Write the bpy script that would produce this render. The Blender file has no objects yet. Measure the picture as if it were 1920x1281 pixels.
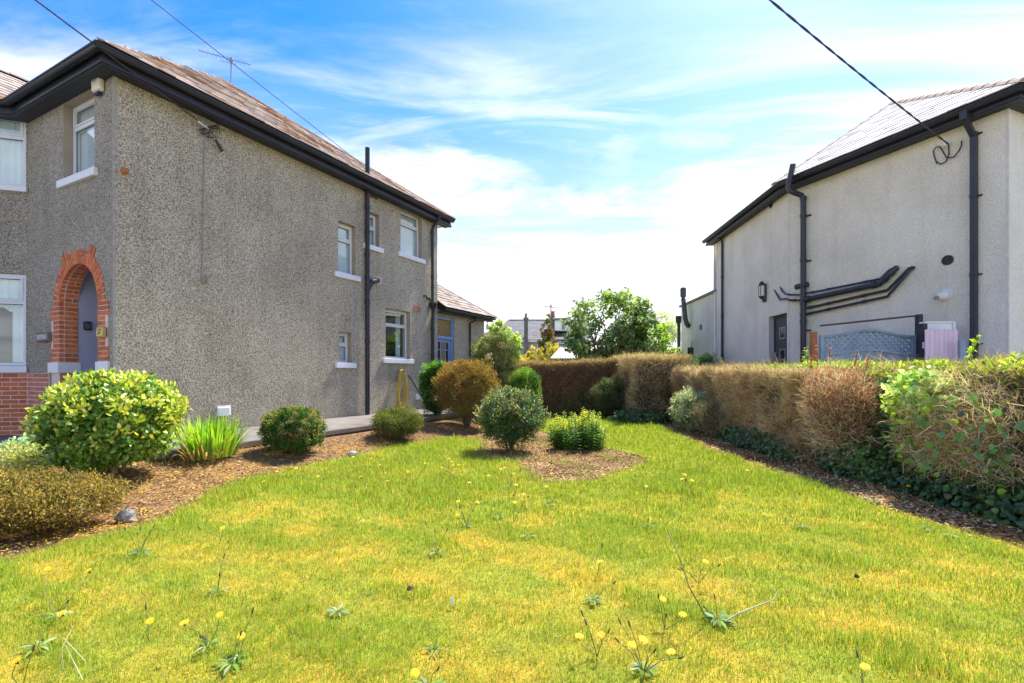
import bpy, math, random
import numpy as np
from mathutils import Vector, Matrix
from mathutils.geometry import tessellate_polygon

random.seed(7); rng = np.random.default_rng(11)
sc = bpy.context.scene
COL = sc.collection
R = math.radians

# ------------------------------------------------------------------ camera
H = 1.25; FPX = 905.0; HOR = 700.0
cam = bpy.data.cameras.new('camera'); camo = bpy.data.objects.new('camera', cam)
COL.objects.link(camo); sc.camera = camo
camo.location = (0, 0, H); camo.rotation_euler = (R(90), 0, 0)
cam.sensor_width = 36; cam.lens = FPX/1920*36; cam.shift_y = (HOR-640.5)/1920
cam.clip_start = .02; cam.clip_end = 3000

# ------------------------------------------------------------------ sky, sun, exposure
SUN_AZ, SUN_EL = R(35), R(56)
w = bpy.data.worlds.new('World'); sc.world = w; w.use_nodes = True
nt = w.node_tree; nt.nodes.clear()
def nd(t, **k):
    n = nt.nodes.new(t)
    for a, b in k.items(): setattr(n, a, b)
    return n
def lk(a, b): nt.links.new(a, b)
wout = nd('ShaderNodeOutputWorld'); wbg = nd('ShaderNodeBackground'); lk(wbg.outputs[0], wout.inputs[0])
sky = nd('ShaderNodeTexSky', sky_type='NISHITA', sun_disc=False, sun_elevation=SUN_EL, sun_rotation=SUN_AZ,
         altitude=0, air_density=1.0, dust_density=0.6, ozone_density=2.5)
tc = nd('ShaderNodeTexCoord'); sep = nd('ShaderNodeSeparateXYZ'); lk(tc.outputs['Generated'], sep.inputs[0])
def mth(op, a, b=None, clamp=False):
    n = nd('ShaderNodeMath', operation=op, use_clamp=clamp)
    for i, v in enumerate((a, b)):
        if v is None: continue
        if hasattr(v, 'links'): lk(v, n.inputs[i])
        else: n.inputs[i].default_value = v
    return n.outputs[0]
zc = mth('ADD', mth('MAXIMUM', sep.outputs[2], 0.0), 0.16)
cmb = nd('ShaderNodeCombineXYZ'); lk(mth('DIVIDE', sep.outputs[0], zc), cmb.inputs[0]); lk(mth('DIVIDE', sep.outputs[1], zc), cmb.inputs[1])
mp = nd('ShaderNodeMapping'); mp.inputs['Rotation'].default_value = (0, 0, R(-16)); mp.inputs['Scale'].default_value = (.42, 1.25, 1)
mp.inputs['Location'].default_value = (3.1, 1.7, 0)
lk(cmb.outputs[0], mp.inputs[0])
def noise(vec, scale, det, rough, dist=0):
    n = nd('ShaderNodeTexNoise'); lk(vec, n.inputs['Vector'])
    n.inputs['Scale'].default_value = scale; n.inputs['Detail'].default_value = det
    n.inputs['Roughness'].default_value = rough; n.inputs['Distortion'].default_value = dist
    return n.outputs['Fac']
def mrange(v, a, b, c=0., d=1.):
    n = nd('ShaderNodeMapRange', interpolation_type='SMOOTHSTEP'); lk(v, n.inputs[0])
    for i, x in enumerate((a, b, c, d)): n.inputs[i+1].default_value = x
    return n.outputs[0]
n1 = noise(mp.outputs[0], 1.9, 12, .62, 1.3)
n2 = noise(cmb.outputs[0], .8, 5, .55, .4)
n3 = noise(mp.outputs[0], .95, 9, .60, .8)
c1 = mth('MULTIPLY', mrange(n1, .43, .72), mrange(n2, .36, .58))
zz = mth('ADD', sep.outputs[2], mth('MULTIPLY', mth('SUBTRACT', n3, .5), 1.15))
lowc = mrange(zz, .24, .50, 1., 0.)
veil = mrange(sep.outputs[2], .10, .56, .86, .0)
cl = mth('MAXIMUM', mth('MULTIPLY', c1, .62), mth('MULTIPLY', lowc, mrange(n1, .28, .58, .80, 1.0)))
cl = mth('MAXIMUM', cl, veil)
hs = nd('ShaderNodeHueSaturation'); hs.inputs['Hue'].default_value = .515; hs.inputs['Saturation'].default_value = 1.5; hs.inputs['Value'].default_value = .52
lk(sky.outputs[0], hs.inputs['Color'])
mx = nd('ShaderNodeMix', data_type='RGBA'); lk(cl, mx.inputs[0]); lk(hs.outputs[0], mx.inputs[6])
cc = nd('ShaderNodeMix', data_type='RGBA'); lk(mrange(noise(mp.outputs[0], 2.2, 8, .6, .6), .42, .64), cc.inputs[0])
cc.inputs[6].default_value = (2.35, 2.33, 2.33, 1); cc.inputs[7].default_value = (1.55, 1.58, 1.66, 1); lk(cc.outputs[2], mx.inputs[7])
lk(mx.outputs[2], wbg.inputs[0]); wbg.inputs[1].default_value = 0.12
sl = bpy.data.lights.new('sun', 'SUN'); slo = bpy.data.objects.new('sun', sl); COL.objects.link(slo)
sl.energy = 1.75; sl.angle = R(5); sl.color = (1, .95, .87)
sd = Vector((math.sin(SUN_AZ)*math.cos(SUN_EL), math.cos(SUN_AZ)*math.cos(SUN_EL), math.sin(SUN_EL)))
slo.rotation_euler = sd.to_track_quat('Z', 'Y').to_euler(); slo.location = (8, 3, 20)
sc.view_settings.view_transform = 'Standard'; sc.view_settings.look = 'None'
sc.view_settings.exposure = 2.52; sc.view_settings.gamma = 1; sc.view_settings.use_curve_mapping = False
sc.render.engine = 'CYCLES'
sc.cycles.max_bounces = 8; sc.cycles.transparent_max_bounces = 12

# ------------------------------------------------------------------ helpers
def tag(o, label=None, cat=None, group=None, kind=None):
    if label: o['label'] = label
    if cat: o['category'] = cat
    if group: o['group'] = group
    if kind: o['kind'] = kind
    return o
def thing(name, loc, label, cat, group=None):
    o = bpy.data.objects.new(name, None); o.empty_display_size = .2; o.location = loc; COL.objects.link(o)
    ORG[o.name] = Vector(loc)
    return tag(o, label, cat, group)
ORG = {}
def org(o): return ORG.get(o.name, Vector((0, 0, 0)))
def link(name, me, parent=None, loc=None, mats=None):
    o = bpy.data.objects.new(name, me); COL.objects.link(o)
    if parent is not None: o.parent = parent; ORG[o.name] = org(parent)
    elif loc is not None: o.location = loc; ORG[o.name] = Vector(loc)
    return o

class MB:
    def __init__(s): s.v = []; s.f = []
    def add(s, vs, fs):
        k = len(s.v); s.v += [tuple(p) for p in vs]; s.f += [tuple(i+k for i in f) for f in fs]; return s
    def quad(s, a, b, c, d): return s.add([a, b, c, d], [(0, 1, 2, 3)])
    def hexa(s, p):   # 8 points: bottom ring 0-3, top ring 4-7
        return s.add(p, [(3, 2, 1, 0), (4, 5, 6, 7), (0, 1, 5, 4), (1, 2, 6, 5), (2, 3, 7, 6), (3, 0, 4, 7)])
    def box(s, fr, u0, u1, n0, n1, z0, z1):
        return s.hexa([fr.P(u0, n0, z0), fr.P(u1, n0, z0), fr.P(u1, n1, z0), fr.P(u0, n1, z0),
                       fr.P(u0, n0, z1), fr.P(u1, n0, z1), fr.P(u1, n1, z1), fr.P(u0, n1, z1)])
    def cbox(s, c, x, y, z):
        return s.box(WF, c[0]-x/2, c[0]+x/2, c[1]-y/2, c[1]+y/2, c[2]-z/2, c[2]+z/2)
    def tube(s, pts, r, n=10, caps=True):
        pts = [Vector(p) for p in pts]; m = len(pts)
        rr = r if isinstance(r, (list, tuple)) else [r]*m
        rings = []; prev = None
        for i, p in enumerate(pts):
            t = (pts[min(i+1, m-1)]-pts[max(i-1, 0)]); t = t.normalized() if t.length > 1e-9 else Vector((0, 0, 1))
            a = prev if prev is not None else (Vector((0, 0, 1)) if abs(t.z) < .9 else Vector((1, 0, 0)))
            a = a-t*a.dot(t)
            if a.length < 1e-6: a = Vector((0, 1, 0))-t*t.y
            a.normalize(); prev = a; b = t.cross(a)
            rings.append([p+(a*math.cos(2*math.pi*k/n)+b*math.sin(2*math.pi*k/n))*rr[i] for k in range(n)])
        vs = [q for g in rings for q in g]; fs = []
        for i in range(m-1):
            for k in range(n):
                fs.append((i*n+k, i*n+(k+1) % n, (i+1)*n+(k+1) % n, (i+1)*n+k))
        if caps: fs += [tuple(range(n-1, -1, -1)), tuple((m-1)*n+k for k in range(n))]
        return s.add(vs, fs)
    def sweep(s, prof, pts, frame_up=Vector((0, 0, 1))):
        """extrude a 2-D profile (out, up) along an open path with mitred corners; path runs horizontally"""
        pts = [Vector(p) for p in pts]; m = len(pts); rings = []
        for i, p in enumerate(pts):
            d0 = (pts[i]-pts[i-1]).normalized() if i else None; d1 = (pts[i+1]-pts[i]).normalized() if i < m-1 else None
            d = d0 if d1 is None else d1 if d0 is None else (d0+d1).normalized()
            o = Vector((d.y, -d.x, 0)).normalized()
            sc_ = 1 if (d0 is None or d1 is None) else 1/max(.3, d.dot(d0))
            rings.append([p+o*a*sc_+Vector((0, 0, b)) for a, b in prof])
        n = len(prof); vs = [q for g in rings for q in g]; fs = []
        for i in range(m-1):
            for k in range(n): fs.append((i*n+k, i*n+(k+1) % n, (i+1)*n+(k+1) % n, (i+1)*n+k))
        fs += [tuple(range(n-1, -1, -1)), tuple((m-1)*n+k for k in range(n))]
        return s.add(vs, fs)
    def poly(s, pts, back=None):
        """planar (maybe concave) polygon, optional offset vector gives thickness"""
        pts = [Vector(p) for p in pts]; tri = tessellate_polygon([pts]); n = len(pts)
        if back is None: return s.add(pts, [tuple(t) for t in tri])
        b = [p+Vector(back) for p in pts]
        fs = [tuple(t) for t in tri]+[tuple(n+i for i in reversed(t)) for t in tri]
        fs += [(i, (i+1) % n, n+(i+1) % n, n+i) for i in range(n)]
        return s.add(pts+b, fs)
    def lathe(s, c, prof, n=16, axis=(0, 0, 1)):
        ax = Vector(axis).normalized(); a = Vector((0, 0, 1)) if abs(ax.z) < .9 else Vector((1, 0, 0))
        a = (a-ax*a.dot(ax)).normalized(); b = ax.cross(a); c = Vector(c)
        vs = [c+ax*h+(a*math.cos(2*math.pi*k/n)+b*math.sin(2*math.pi*k/n))*r for r, h in prof for k in range(n)]
        m = len(prof); fs = [(i*n+k, i*n+(k+1) % n, (i+1)*n+(k+1) % n, (i+1)*n+k) for i in range(m-1) for k in range(n)]
        fs += [tuple(range(n-1, -1, -1)), tuple((m-1)*n+k for k in range(n))]
        return s.add(vs, fs)
    def mesh(s, mat, o=Vector((0, 0, 0)), smooth=False, name='m'):
        me = bpy.data.meshes.new(name); me.from_pydata([tuple(Vector(p)-o) for p in s.v], [], s.f)
        me.materials.append(mat)
        import bmesh
        bm = bmesh.new(); bm.from_mesh(me); bmesh.ops.recalc_face_normals(bm, faces=bm.faces); bm.to_mesh(me); bm.free()
        if smooth:
            me.polygons.foreach_set('use_smooth', [True]*len(me.polygons)); me.set_sharp_from_angle(angle=R(40))
        me.update(); return me
def part(name, mb, mat, parent, smooth=False, label=None, bevel=0):
    o = link(name, mb.mesh(mat, org(parent), smooth, name), parent)
    if label: o['label'] = label
    if bevel: bev(o, bevel)
    return o
def solo(name, mb, mat, loc, label, cat, group=None, kind=None, smooth=False, bevel=0):
    o = link(name, mb.mesh(mat, Vector(loc), smooth, name), None, loc); tag(o, label, cat, group, kind)
    if bevel: bev(o, bevel)
    return o
def bev(o, wd, seg=2):
    m = o.modifiers.new('bevel', 'BEVEL'); m.width = wd; m.segments = seg; m.limit_method = 'ANGLE'; m.angle_limit = R(40)

class Frame:
    def __init__(s, o, ang):       # u direction measured clockwise from +Y, outward normal to its right
        s.o = Vector((o[0], o[1], 0)); s.ang = ang
        s.u = Vector((math.sin(ang), math.cos(ang), 0)); s.n = Vector((math.cos(ang), -math.sin(ang), 0))
    def flip(s): s.n = -s.n; return s
    def P(s, u, n, z): return s.o+s.u*u+s.n*n+Vector((0, 0, z))
    def hit(s, px, py, n=0.):      # where the line of sight through a photo pixel meets this plane -> (u, z)
        rx = (px-960)/FPX; d = Vector((rx, 1, 0)); o = s.o+s.n*n
        Y = o.dot(s.n)/d.dot(s.n); p = d*Y
        return (p-s.o).dot(s.u), H+(HOR-py)/FPX*Y
    def W(s, px, py, n=0.):
        u, z = s.hit(px, py, n); return s.P(u, n, z)
    def mat(s):                    # local axes: x along u, y outward, z up
        return Matrix(((s.u.x, s.n.x, 0, 0), (s.u.y, s.n.y, 0, 0), (0, 0, 1, 0), (0, 0, 0, 1)))
WF = Frame((0, 0), 0); WF.u = Vector((1, 0, 0)); WF.n = Vector((0, 1, 0))
def at(px, py, Y): return Vector(((px-960)/FPX*Y, Y, H+(HOR-py)/FPX*Y))
def gnd(px, py, z=0.):
    Y = (H-z)*FPX/(py-HOR); return Vector(((px-960)/FPX*Y, Y, z))

# ------------------------------------------------------------------ materials
MATS = {}
def M(name, col, rough=.75, var=.12, scale=6., bump=0., bscale=80., rand=0., spec=.4, metal=0., col2=None, c2scale=3., c2lo=.45, c2hi=.62, det=5, world=False):
    m = bpy.data.materials.new(name); m.use_nodes = True; t = m.node_tree; b = t.nodes['Principled BSDF']
    N = t.nodes.new; L = t.links.new
    if world:
        gn = N('ShaderNodeNewGeometry'); VEC = gn.outputs['Position']
    else:
        tcn = N('ShaderNodeTexCoord'); VEC = tcn.outputs['Object']
    nz = N('ShaderNodeTexNoise'); L(VEC, nz.inputs['Vector'])
    nz.inputs['Scale'].default_value = scale; nz.inputs['Detail'].default_value = det
    mr = N('ShaderNodeMapRange'); L(nz.outputs['Fac'], mr.inputs[0])
    mr.inputs[1].default_value = .3; mr.inputs[2].default_value = .7; mr.inputs[3].default_value = 1-var; mr.inputs[4].default_value = 1+var
    val = mr.outputs[0]
    if rand:
        oi = N('ShaderNodeObjectInfo'); m2 = N('ShaderNodeMapRange'); L(oi.outputs['Random'], m2.inputs[0])
        m2.inputs[3].default_value = 1-rand; m2.inputs[4].default_value = 1+rand
        mm = N('ShaderNodeMath'); mm.operation = 'MULTIPLY'; L(val, mm.inputs[0]); L(m2.outputs[0], mm.inputs[1]); val = mm.outputs[0]
    vm = N('ShaderNodeVectorMath'); vm.operation = 'SCALE'; L(val, vm.inputs['Scale'])
    if col2:
        n2 = N('ShaderNodeTexNoise'); L(VEC, n2.inputs['Vector']); n2.inputs['Scale'].default_value = c2scale; n2.inputs['Detail'].default_value = 6
        r2 = N('ShaderNodeMapRange'); L(n2.outputs['Fac'], r2.inputs[0]); r2.inputs[1].default_value = c2lo; r2.inputs[2].default_value = c2hi
        mxn = N('ShaderNodeMix'); mxn.data_type = 'RGBA'; L(r2.outputs[0], mxn.inputs[0])
        mxn.inputs[6].default_value = (*col, 1); mxn.inputs[7].default_value = (*col2, 1); L(mxn.outputs[2], vm.inputs[0])
    else: vm.inputs[0].default_value = col
    L(vm.outputs[0], b.inputs['Base Color'])
    b.inputs['Roughness'].default_value = rough; b.inputs['Metallic'].default_value = metal; b.inputs['Specular IOR Level'].default_value = spec
    if bump:
        nb = N('ShaderNodeTexNoise'); L(VEC, nb.inputs['Vector']); nb.inputs['Scale'].default_value = bscale; nb.inputs['Detail'].default_value = 4
        bp = N('ShaderNodeBump'); bp.inputs['Strength'].default_value = min(1, bump); bp.inputs['Distance'].default_value = .01*max(1, bump)
        L(nb.outputs['Fac'], bp.inputs['Height']); L(bp.outputs[0], b.inputs['Normal'])
    MATS[name] = m; return m
def pebble(name, dark, mid, light, stain, sc_=55., bumpd=.02, lo=.36, hi=.64, stain_amt=.5, green=None):
    m = bpy.data.materials.new(name); m.use_nodes = True; t = m.node_tree; b = t.nodes['Principled BSDF']; N = t.nodes.new; L = t.links.new
    tcn = N('ShaderNodeTexCoord'); nz = N('ShaderNodeTexNoise'); L(tcn.outputs['Object'], nz.inputs['Vector'])
    nz.inputs['Scale'].default_value = sc_; nz.inputs['Detail'].default_value = 5; nz.inputs['Roughness'].default_value = .65
    cr = N('ShaderNodeValToRGB'); L(nz.outputs['Fac'], cr.inputs[0]); e = cr.color_ramp.elements
    e[0].position = lo; e[0].color = (*dark, 1); e[1].position = hi; e[1].color = (*light, 1); k = e.new((lo+hi)/2); k.color = (*mid, 1)
    n2 = N('ShaderNodeTexNoise'); L(tcn.outputs['Object'], n2.inputs['Vector']); n2.inputs['Scale'].default_value = .9; n2.inputs['Detail'].default_value = 6; n2.inputs['Roughness'].default_value = .6
    r2 = N('ShaderNodeMapRange'); L(n2.outputs['Fac'], r2.inputs[0]); r2.inputs[1].default_value = .38; r2.inputs[2].default_value = .66; r2.inputs[4].default_value = stain_amt
    mxn = N('ShaderNodeMix'); mxn.data_type = 'RGBA'; mxn.blend_type = 'MULTIPLY'; L(r2.outputs[0], mxn.inputs[0]); L(cr.outputs[0], mxn.inputs[6]); mxn.inputs[7].default_value = (*stain, 1)
    out = mxn.outputs[2]
    # rain streaks: noise stretched down the wall
    mpn = N('ShaderNodeMapping'); mpn.inputs['Scale'].default_value = (2.5, 2.5, .22); L(tcn.outputs['Object'], mpn.inputs[0])
    n3 = N('ShaderNodeTexNoise'); L(mpn.outputs[0], n3.inputs['Vector']); n3.inputs['Scale'].default_value = 1.6; n3.inputs['Detail'].default_value = 5
    r3 = N('ShaderNodeMapRange'); L(n3.outputs['Fac'], r3.inputs[0]); r3.inputs[1].default_value = .5; r3.inputs[2].default_value = .75; r3.inputs[4].default_value = .3
    m3 = N('ShaderNodeMix'); m3.data_type = 'RGBA'; m3.blend_type = 'MULTIPLY'; L(r3.outputs[0], m3.inputs[0]); L(out, m3.inputs[6]); m3.inputs[7].default_value = (*(green or stain), 1)
    L(m3.outputs[2], b.inputs['Base Color']); b.inputs['Roughness'].default_value = .92; b.inputs['Specular IOR Level'].default_value = .15
    bp = N('ShaderNodeBump'); bp.inputs['Strength'].default_value = .9; bp.inputs['Distance'].default_value = bumpd
    L(nz.outputs['Fac'], bp.inputs['Height']); L(bp.outputs[0], b.inputs['Normal'])
    return m
def glassmat(name, tint=(.9, .95, .95), ior=1.6):
    m = bpy.data.materials.new(name); m.use_nodes = True; t = m.node_tree; t.nodes.clear(); N = t.nodes.new; L = t.links.new
    o = N('ShaderNodeOutputMaterial'); mxs = N('ShaderNodeMixShader'); tr = N('ShaderNodeBsdfTransparent'); gl = N('ShaderNodeBsdfGlossy'); lw = N('ShaderNodeLayerWeight'); lw.inputs[0].default_value = .5; pw = N('ShaderNodeMath'); pw.operation = 'POWER'; pw.inputs[1].default_value = 4.5; L(lw.outputs['Facing'], pw.inputs[0]); fr = N('ShaderNodeMath'); fr.operation = 'MULTIPLY_ADD'; L(pw.outputs[0], fr.inputs[0]); fr.inputs[1].default_value = .88; fr.inputs[2].default_value = .09
    tr.inputs[0].default_value = (*tint, 1); gl.inputs['Roughness'].default_value = .015; gl.inputs[0].default_value = (.95, .97, 1, 1)
    L(fr.outputs[0], mxs.inputs[0]); L(tr.outputs[0], mxs.inputs[1]); L(gl.outputs[0], mxs.inputs[2]); L(mxs.outputs[0], o.inputs[0])
    return m
def leafmat(name, rough=.55, trans=.35, spec=.35):
    m = bpy.data.materials.new(name); m.use_nodes = True; t = m.node_tree; b = t.nodes['Principled BSDF']; N = t.nodes.new; L = t.links.new
    a = N('ShaderNodeAttribute'); a.attribute_name = 'Col'
    L(a.outputs['Color'], b.inputs['Base Color']); b.inputs['Roughness'].default_value = rough; b.inputs['Specular IOR Level'].default_value = spec
    if trans:
        tl = N('ShaderNodeBsdfTranslucent'); vs = N('ShaderNodeVectorMath'); vs.operation = 'MULTIPLY'; L(a.outputs['Color'], vs.inputs[0]); vs.inputs[1].default_value = (1.25, 1.3, .7)
        L(vs.outputs[0], tl.inputs[0]); mxs = N('ShaderNodeMixShader'); mxs.inputs[0].default_value = trans
        L(b.outputs[0], mxs.inputs[1]); L(tl.outputs[0], mxs.inputs[2]); L(mxs.outputs[0], t.nodes['Material Output'].inputs[0])
    return m

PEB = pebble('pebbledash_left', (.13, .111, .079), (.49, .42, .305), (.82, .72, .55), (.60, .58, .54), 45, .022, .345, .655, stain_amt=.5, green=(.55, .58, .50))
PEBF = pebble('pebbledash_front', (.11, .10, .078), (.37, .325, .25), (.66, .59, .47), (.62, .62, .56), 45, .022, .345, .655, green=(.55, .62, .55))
DASH = pebble('roughcast_right', (.60, .545, .445), (.78, .72, .60), (.88, .83, .71), (.72, .70, .66), 55, .012, .34, .66, .5)
REVEAL = M('painted_reveal', (.36, .30, .22), .85, .12, 4)
BRICK = M('red_brick', (.56, .165, .062), .85, .18, 14, .5, 90, rand=.22, world=True)
BRICKP = M('washed_brick', (.54, .20, .135), .85, .18, 10, .5, 90, rand=.15, world=True)
MORTAR = M('pale_mortar', (.72, .58, .47), .95, .1, 20, .4, 120)
WHITE = M('white_paint', (.78, .78, .78), .5, .05, 5)
UPVC = M('white_upvc', (.72, .72, .71), .35, .03, 5)
BLACK = M('black_gutter_paint', (.022, .024, .032), .45, .25, 3, .15, 30)
BLACKG = M('grey_black_plastic', (.03, .033, .045), .38, .15, 3)
SOFFIT = M('dark_soffit_boards', (.03, .032, .04), .6, .2, 3)
SLATE = M('weathered_slate', (.40, .33, .27), .92, .2, 7, .5, 40, rand=.28, spec=.1, col2=(.27, .13, .05), c2scale=1.1, c2lo=.50, c2hi=.60, world=True)
SLATEG = M('grey_slate', (.74, .70, .63), .95, .1, 7, .5, 40, rand=.16, spec=.08, col2=(.18, .155, .12), c2scale=5, c2lo=.66, c2hi=.72, world=True)
SLATEF = M('far_slate', (.19, .178, .178), .85, .15, 3, rand=.15, world=True)
SLATEA = M('annex_slate', (.35, .285, .235), .8, .2, 7, .5, 40, rand=.22, col2=(.19, .15, .10), c2scale=2.5, c2lo=.55, c2hi=.63, world=True, spec=.1)
UNDER = M('roof_underlay', (.05, .042, .036), .9)
HIPT = M('hip_tile', (.27, .20, .15), .85, .2, 6, .4, 50, rand=.1)
GLASS = glassmat('window_glass')
GLASSD = glassmat('door_glass', (.55, .5, .42), 1.5)
CURT = M('net_curtain', (.88, .88, .86), .9, .06, 4)
REFL_BLIND = M('pale_reflection_blind', (.82, .84, .82), .9, .05, 3)  # pale colour stands in for bright sky reflected in the panes
ROOM = M('dim_room', (.16, .165, .15), .95, .2, 2)
AMBER = M('textured_amber_glass', (.30, .17, .06), .35, .5, 38)
BLUEP = M('blue_door_paint', (.22, .33, .58), .45, .06, 4)
GREYB = M('porch_blue_grey', (.42, .43, .53), .6, .08, 2)
CONC = M('concrete_path', (.20, .175, .145), .9, .22, 2.2, .5, 60, col2=(.11, .097, .078), c2scale=1.7, c2lo=.5, c2hi=.75)
ASPH = M('driveway_asphalt', (.16, .145, .14), .92, .2, 3, .7, 90)
GALV = M('dull_steel', (.35, .35, .36), .4, .1, 10, metal=.8)
RUST = M('terracotta', (.42, .17, .07), .9, .2, 20)
CREAMP = M('aged_cream_plastic', (.75, .70, .55), .5, .06, 6)

# ================================================================== THE SETTING
A1 = R(27.2)
CX, CY = -5.778, 7.0
FS = Frame((CX, CY), A1)                              # left house, side wall: u runs away, n to the lawn
FF = Frame((CX, CY), A1-R(90)); FF.n = Vector((-math.sin(A1), -math.cos(A1), 0))   # front wall: u runs left
ZP = 0.27                                             # path level beside the house
def sstep(x): x = np.clip(x, 0, 1); return x*x*(3-2*x)
def hgt(x, y):                                        # soil and lawn height
    n = (np.asarray(x)-CX)*FS.n.x+(np.asarray(y)-CY)*FS.n.y
    u = (np.asarray(x)-CX)*FS.u.x+(np.asarray(y)-CY)*FS.u.y
    return .17*sstep((3.15-n)/1.35)*sstep((u+4.2)/2.2)+.012*np.sin(1.3*np.asarray(x)+.5)*np.sin(1.1*np.asarray(y))
def hz(x, y): return float(hgt(x, y))
def fnoise(P, sc_, seed=0):
    r = np.random.default_rng(seed); out = np.zeros(len(P))
    for k in range(5):
        d = r.normal(size=3)*sc_*(1+.5*k); out += np.sin(P@d+r.uniform(0, 6.3))/(1+.35*k)
    return out/2.6
def inpoly(x, y, poly):
    c = np.zeros(len(x), bool); n = len(poly)
    for i in range(n):
        (x0, y0), (x1, y1) = poly[i], poly[(i+1) % n]
        k = (y0 > y) != (y1 > y)
        with np.errstate(divide='ignore', invalid='ignore'):
            c ^= k & (x < (x1-x0)*(y-y0)/(y1-y0)+x0)
    return c
def np_mesh(name, V, T, mat, Cc=None, smooth=False):
    V = np.ascontiguousarray(V, np.float32); T = np.ascontiguousarray(T, np.int32); k = T.shape[1]
    me = bpy.data.meshes.new(name); me.vertices.add(len(V)); me.vertices.foreach_set('co', V.ravel())
    me.loops.add(T.size); me.loops.foreach_set('vertex_index', T.ravel())
    me.polygons.add(len(T)); me.polygons.foreach_set('loop_start', np.arange(0, T.size, k, dtype=np.int32))
    if Cc is not None:
        a = me.color_attributes.new('Col', 'FLOAT_COLOR', 'POINT')
        c4 = np.ones((len(V), 4), np.float32); c4[:, :3] = Cc; a.data.foreach_set('color', c4.ravel())
    me.materials.append(mat); me.update(calc_edges=True)
    if smooth: me.polygons.foreach_set('use_smooth', np.ones(len(T), bool))
    return me
def sheet(name, poly, zfun, mat, kind='structure', step=.12, dz=0., parent=None):
    xs = [p[0] for p in poly]; ys = [p[1] for p in poly]
    gx = np.arange(min(xs), max(xs)+step, step); gy = np.arange(min(ys), max(ys)+step, step)
    X, Y = np.meshgrid(gx, gy); Z = zfun(X, Y)+dz; nx = len(gx)
    V = np.stack([X.ravel(), Y.ravel(), np.broadcast_to(Z, X.shape).ravel()], 1)
    i, j = np.meshgrid(np.arange(nx-1), np.arange(len(gy)-1)); a = (j*nx+i).ravel()
    T = np.stack([a, a+1, a+nx+1, a+nx], 1)
    c = V[T].mean(1); T = T[inpoly(c[:, 0], c[:, 1], poly)]
    u, inv = np.unique(T, return_inverse=True); V = V[u]; T = inv.reshape(T.shape)
    o = link(name, np_mesh(name, V, T, mat, smooth=True)); return tag(o, kind=kind)

GROUNDM = M('rough_ground', (.22, .22, .11), .95, .3, 1.5, .5, 30)
SOIL = M('bark_mulch_soil', (.21, .115, .045), .95, .45, 16, 1.2, 70, col2=(.30, .17, .035), c2scale=1.6, c2lo=.52, c2hi=.66)
TURF = M('mossy_turf', (.26, .27, .02), .95, .3, 9, 1.5, 70, col2=(.50, .31, .03), c2scale=1.9, c2lo=.40, c2hi=.62)
bigp = MB().quad((-400, -300, -.12), (400, -300, -.12), (400, 900, -.12), (-400, 900, -.12))
tag(link('ground', bigp.mesh(GROUNDM)), kind='structure')
PAVE = M('pale_bounce_concrete', (.42, .40, .37), .9, .12, 2, .4, 60)
tag(link('bounce_pavement', MB().box(WF, -30, 30, -3.6, -1.7, -.1, .02).mesh(PAVE)), kind='structure'); tag(link('street', MB().box(WF, -60, 60, -12, -3.62, -.1, -.08).mesh(M('street_surface', (.30, .29, .28), .9, .12, 2, .4, 60))), kind='structure')  # unseen pale street ground, added to bounce sunlight onto the house walls
tag(link('bounce_passage', MB().box(WF, 5.35, 7.9, -1.5, 19, -.11, -.02).mesh(PAVE)), kind='structure')  # unseen pale slab added behind the hedge to reflect light onto the wall
BED = [(-5.4, -1.5), (-5.25, 3.5), (-5.45, 5.1), (-5.9, 6.75), (-5.2, 7.6), (2.0, 20.2), (5.33, 20), (5.33, -1.5)]
sheet('garden_bed', BED, lambda x, y: hgt(x, y)-.02, SOIL, step=.14)
E = lambda px, py: tuple(gnd(px, py)[:2])
LAWN = [(-3.6, .3), (-3.55, 2.6), E(60, 1032), E(250, 988), E(330, 962), E(372, 935), E(430, 908), E(520, 886), E(620, 864), E(700, 847), E(790, 828), E(850, 822),
        E(905, 826), E(900, 842), E(880, 852), E(905, 862), E(985, 868), E(980, 895), E(1040, 906), E(1110, 902), E(1150, 888), E(1205, 874), E(1220, 858), E(1175, 848), E(1130, 838),
        E(1110, 822), E(1020, 812), E(1000, 792), E(1020, 783), E(1130, 783), E(1185, 787),
        E(1240, 806), E(1330, 842), E(1400, 866), E(1480, 893), E(1560, 920), E(1640, 950), E(1780, 990), E(1920, 1030), (3.7, 2.4), (3.75, .3)]
def chaikin(P, it=2):
    for _ in range(it):
        Q = []
        for i in range(len(P)):
            a, b = P[i], P[(i+1) % len(P)]; Q += [(a[0]*.75+b[0]*.25, a[1]*.75+b[1]*.25), (a[0]*.25+b[0]*.75, a[1]*.25+b[1]*.75)]
        P = Q
    return P
LAWN = chaikin(LAWN)
sheet('lawn', LAWN, lambda x, y: hgt(x, y), TURF, step=.07, dz=-.006)
DRIVE = [(-5.0, -4), (-5.2, 3.5), (-5.45, 5.1), (-5.86, 6.72), (-14.5, 11.6), (-30, 12), (-30, -4)]
dm = MB().poly([(x, y, .20) for x, y in DRIVE], (0, 0, -.3)); tag(link('driveway', dm.mesh(ASPH)), kind='structure')
jm = MB(); a_, b_ = gnd(-60, 846, .2), gnd(95, 829, .2)
jm.hexa([(a_.x, a_.y, .201), (b_.x, b_.y, .201), (b_.x, b_.y+.03, .201), (a_.x, a_.y+.03, .201), (a_.x, a_.y, .206), (b_.x, b_.y, .206), (b_.x, b_.y+.03, .206), (a_.x, a_.y+.03, .206)])
o = link('joint', jm.mesh(M('joint_sealant', (.4, .39, .38), .9))); o.parent = bpy.data.objects['driveway']
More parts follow.
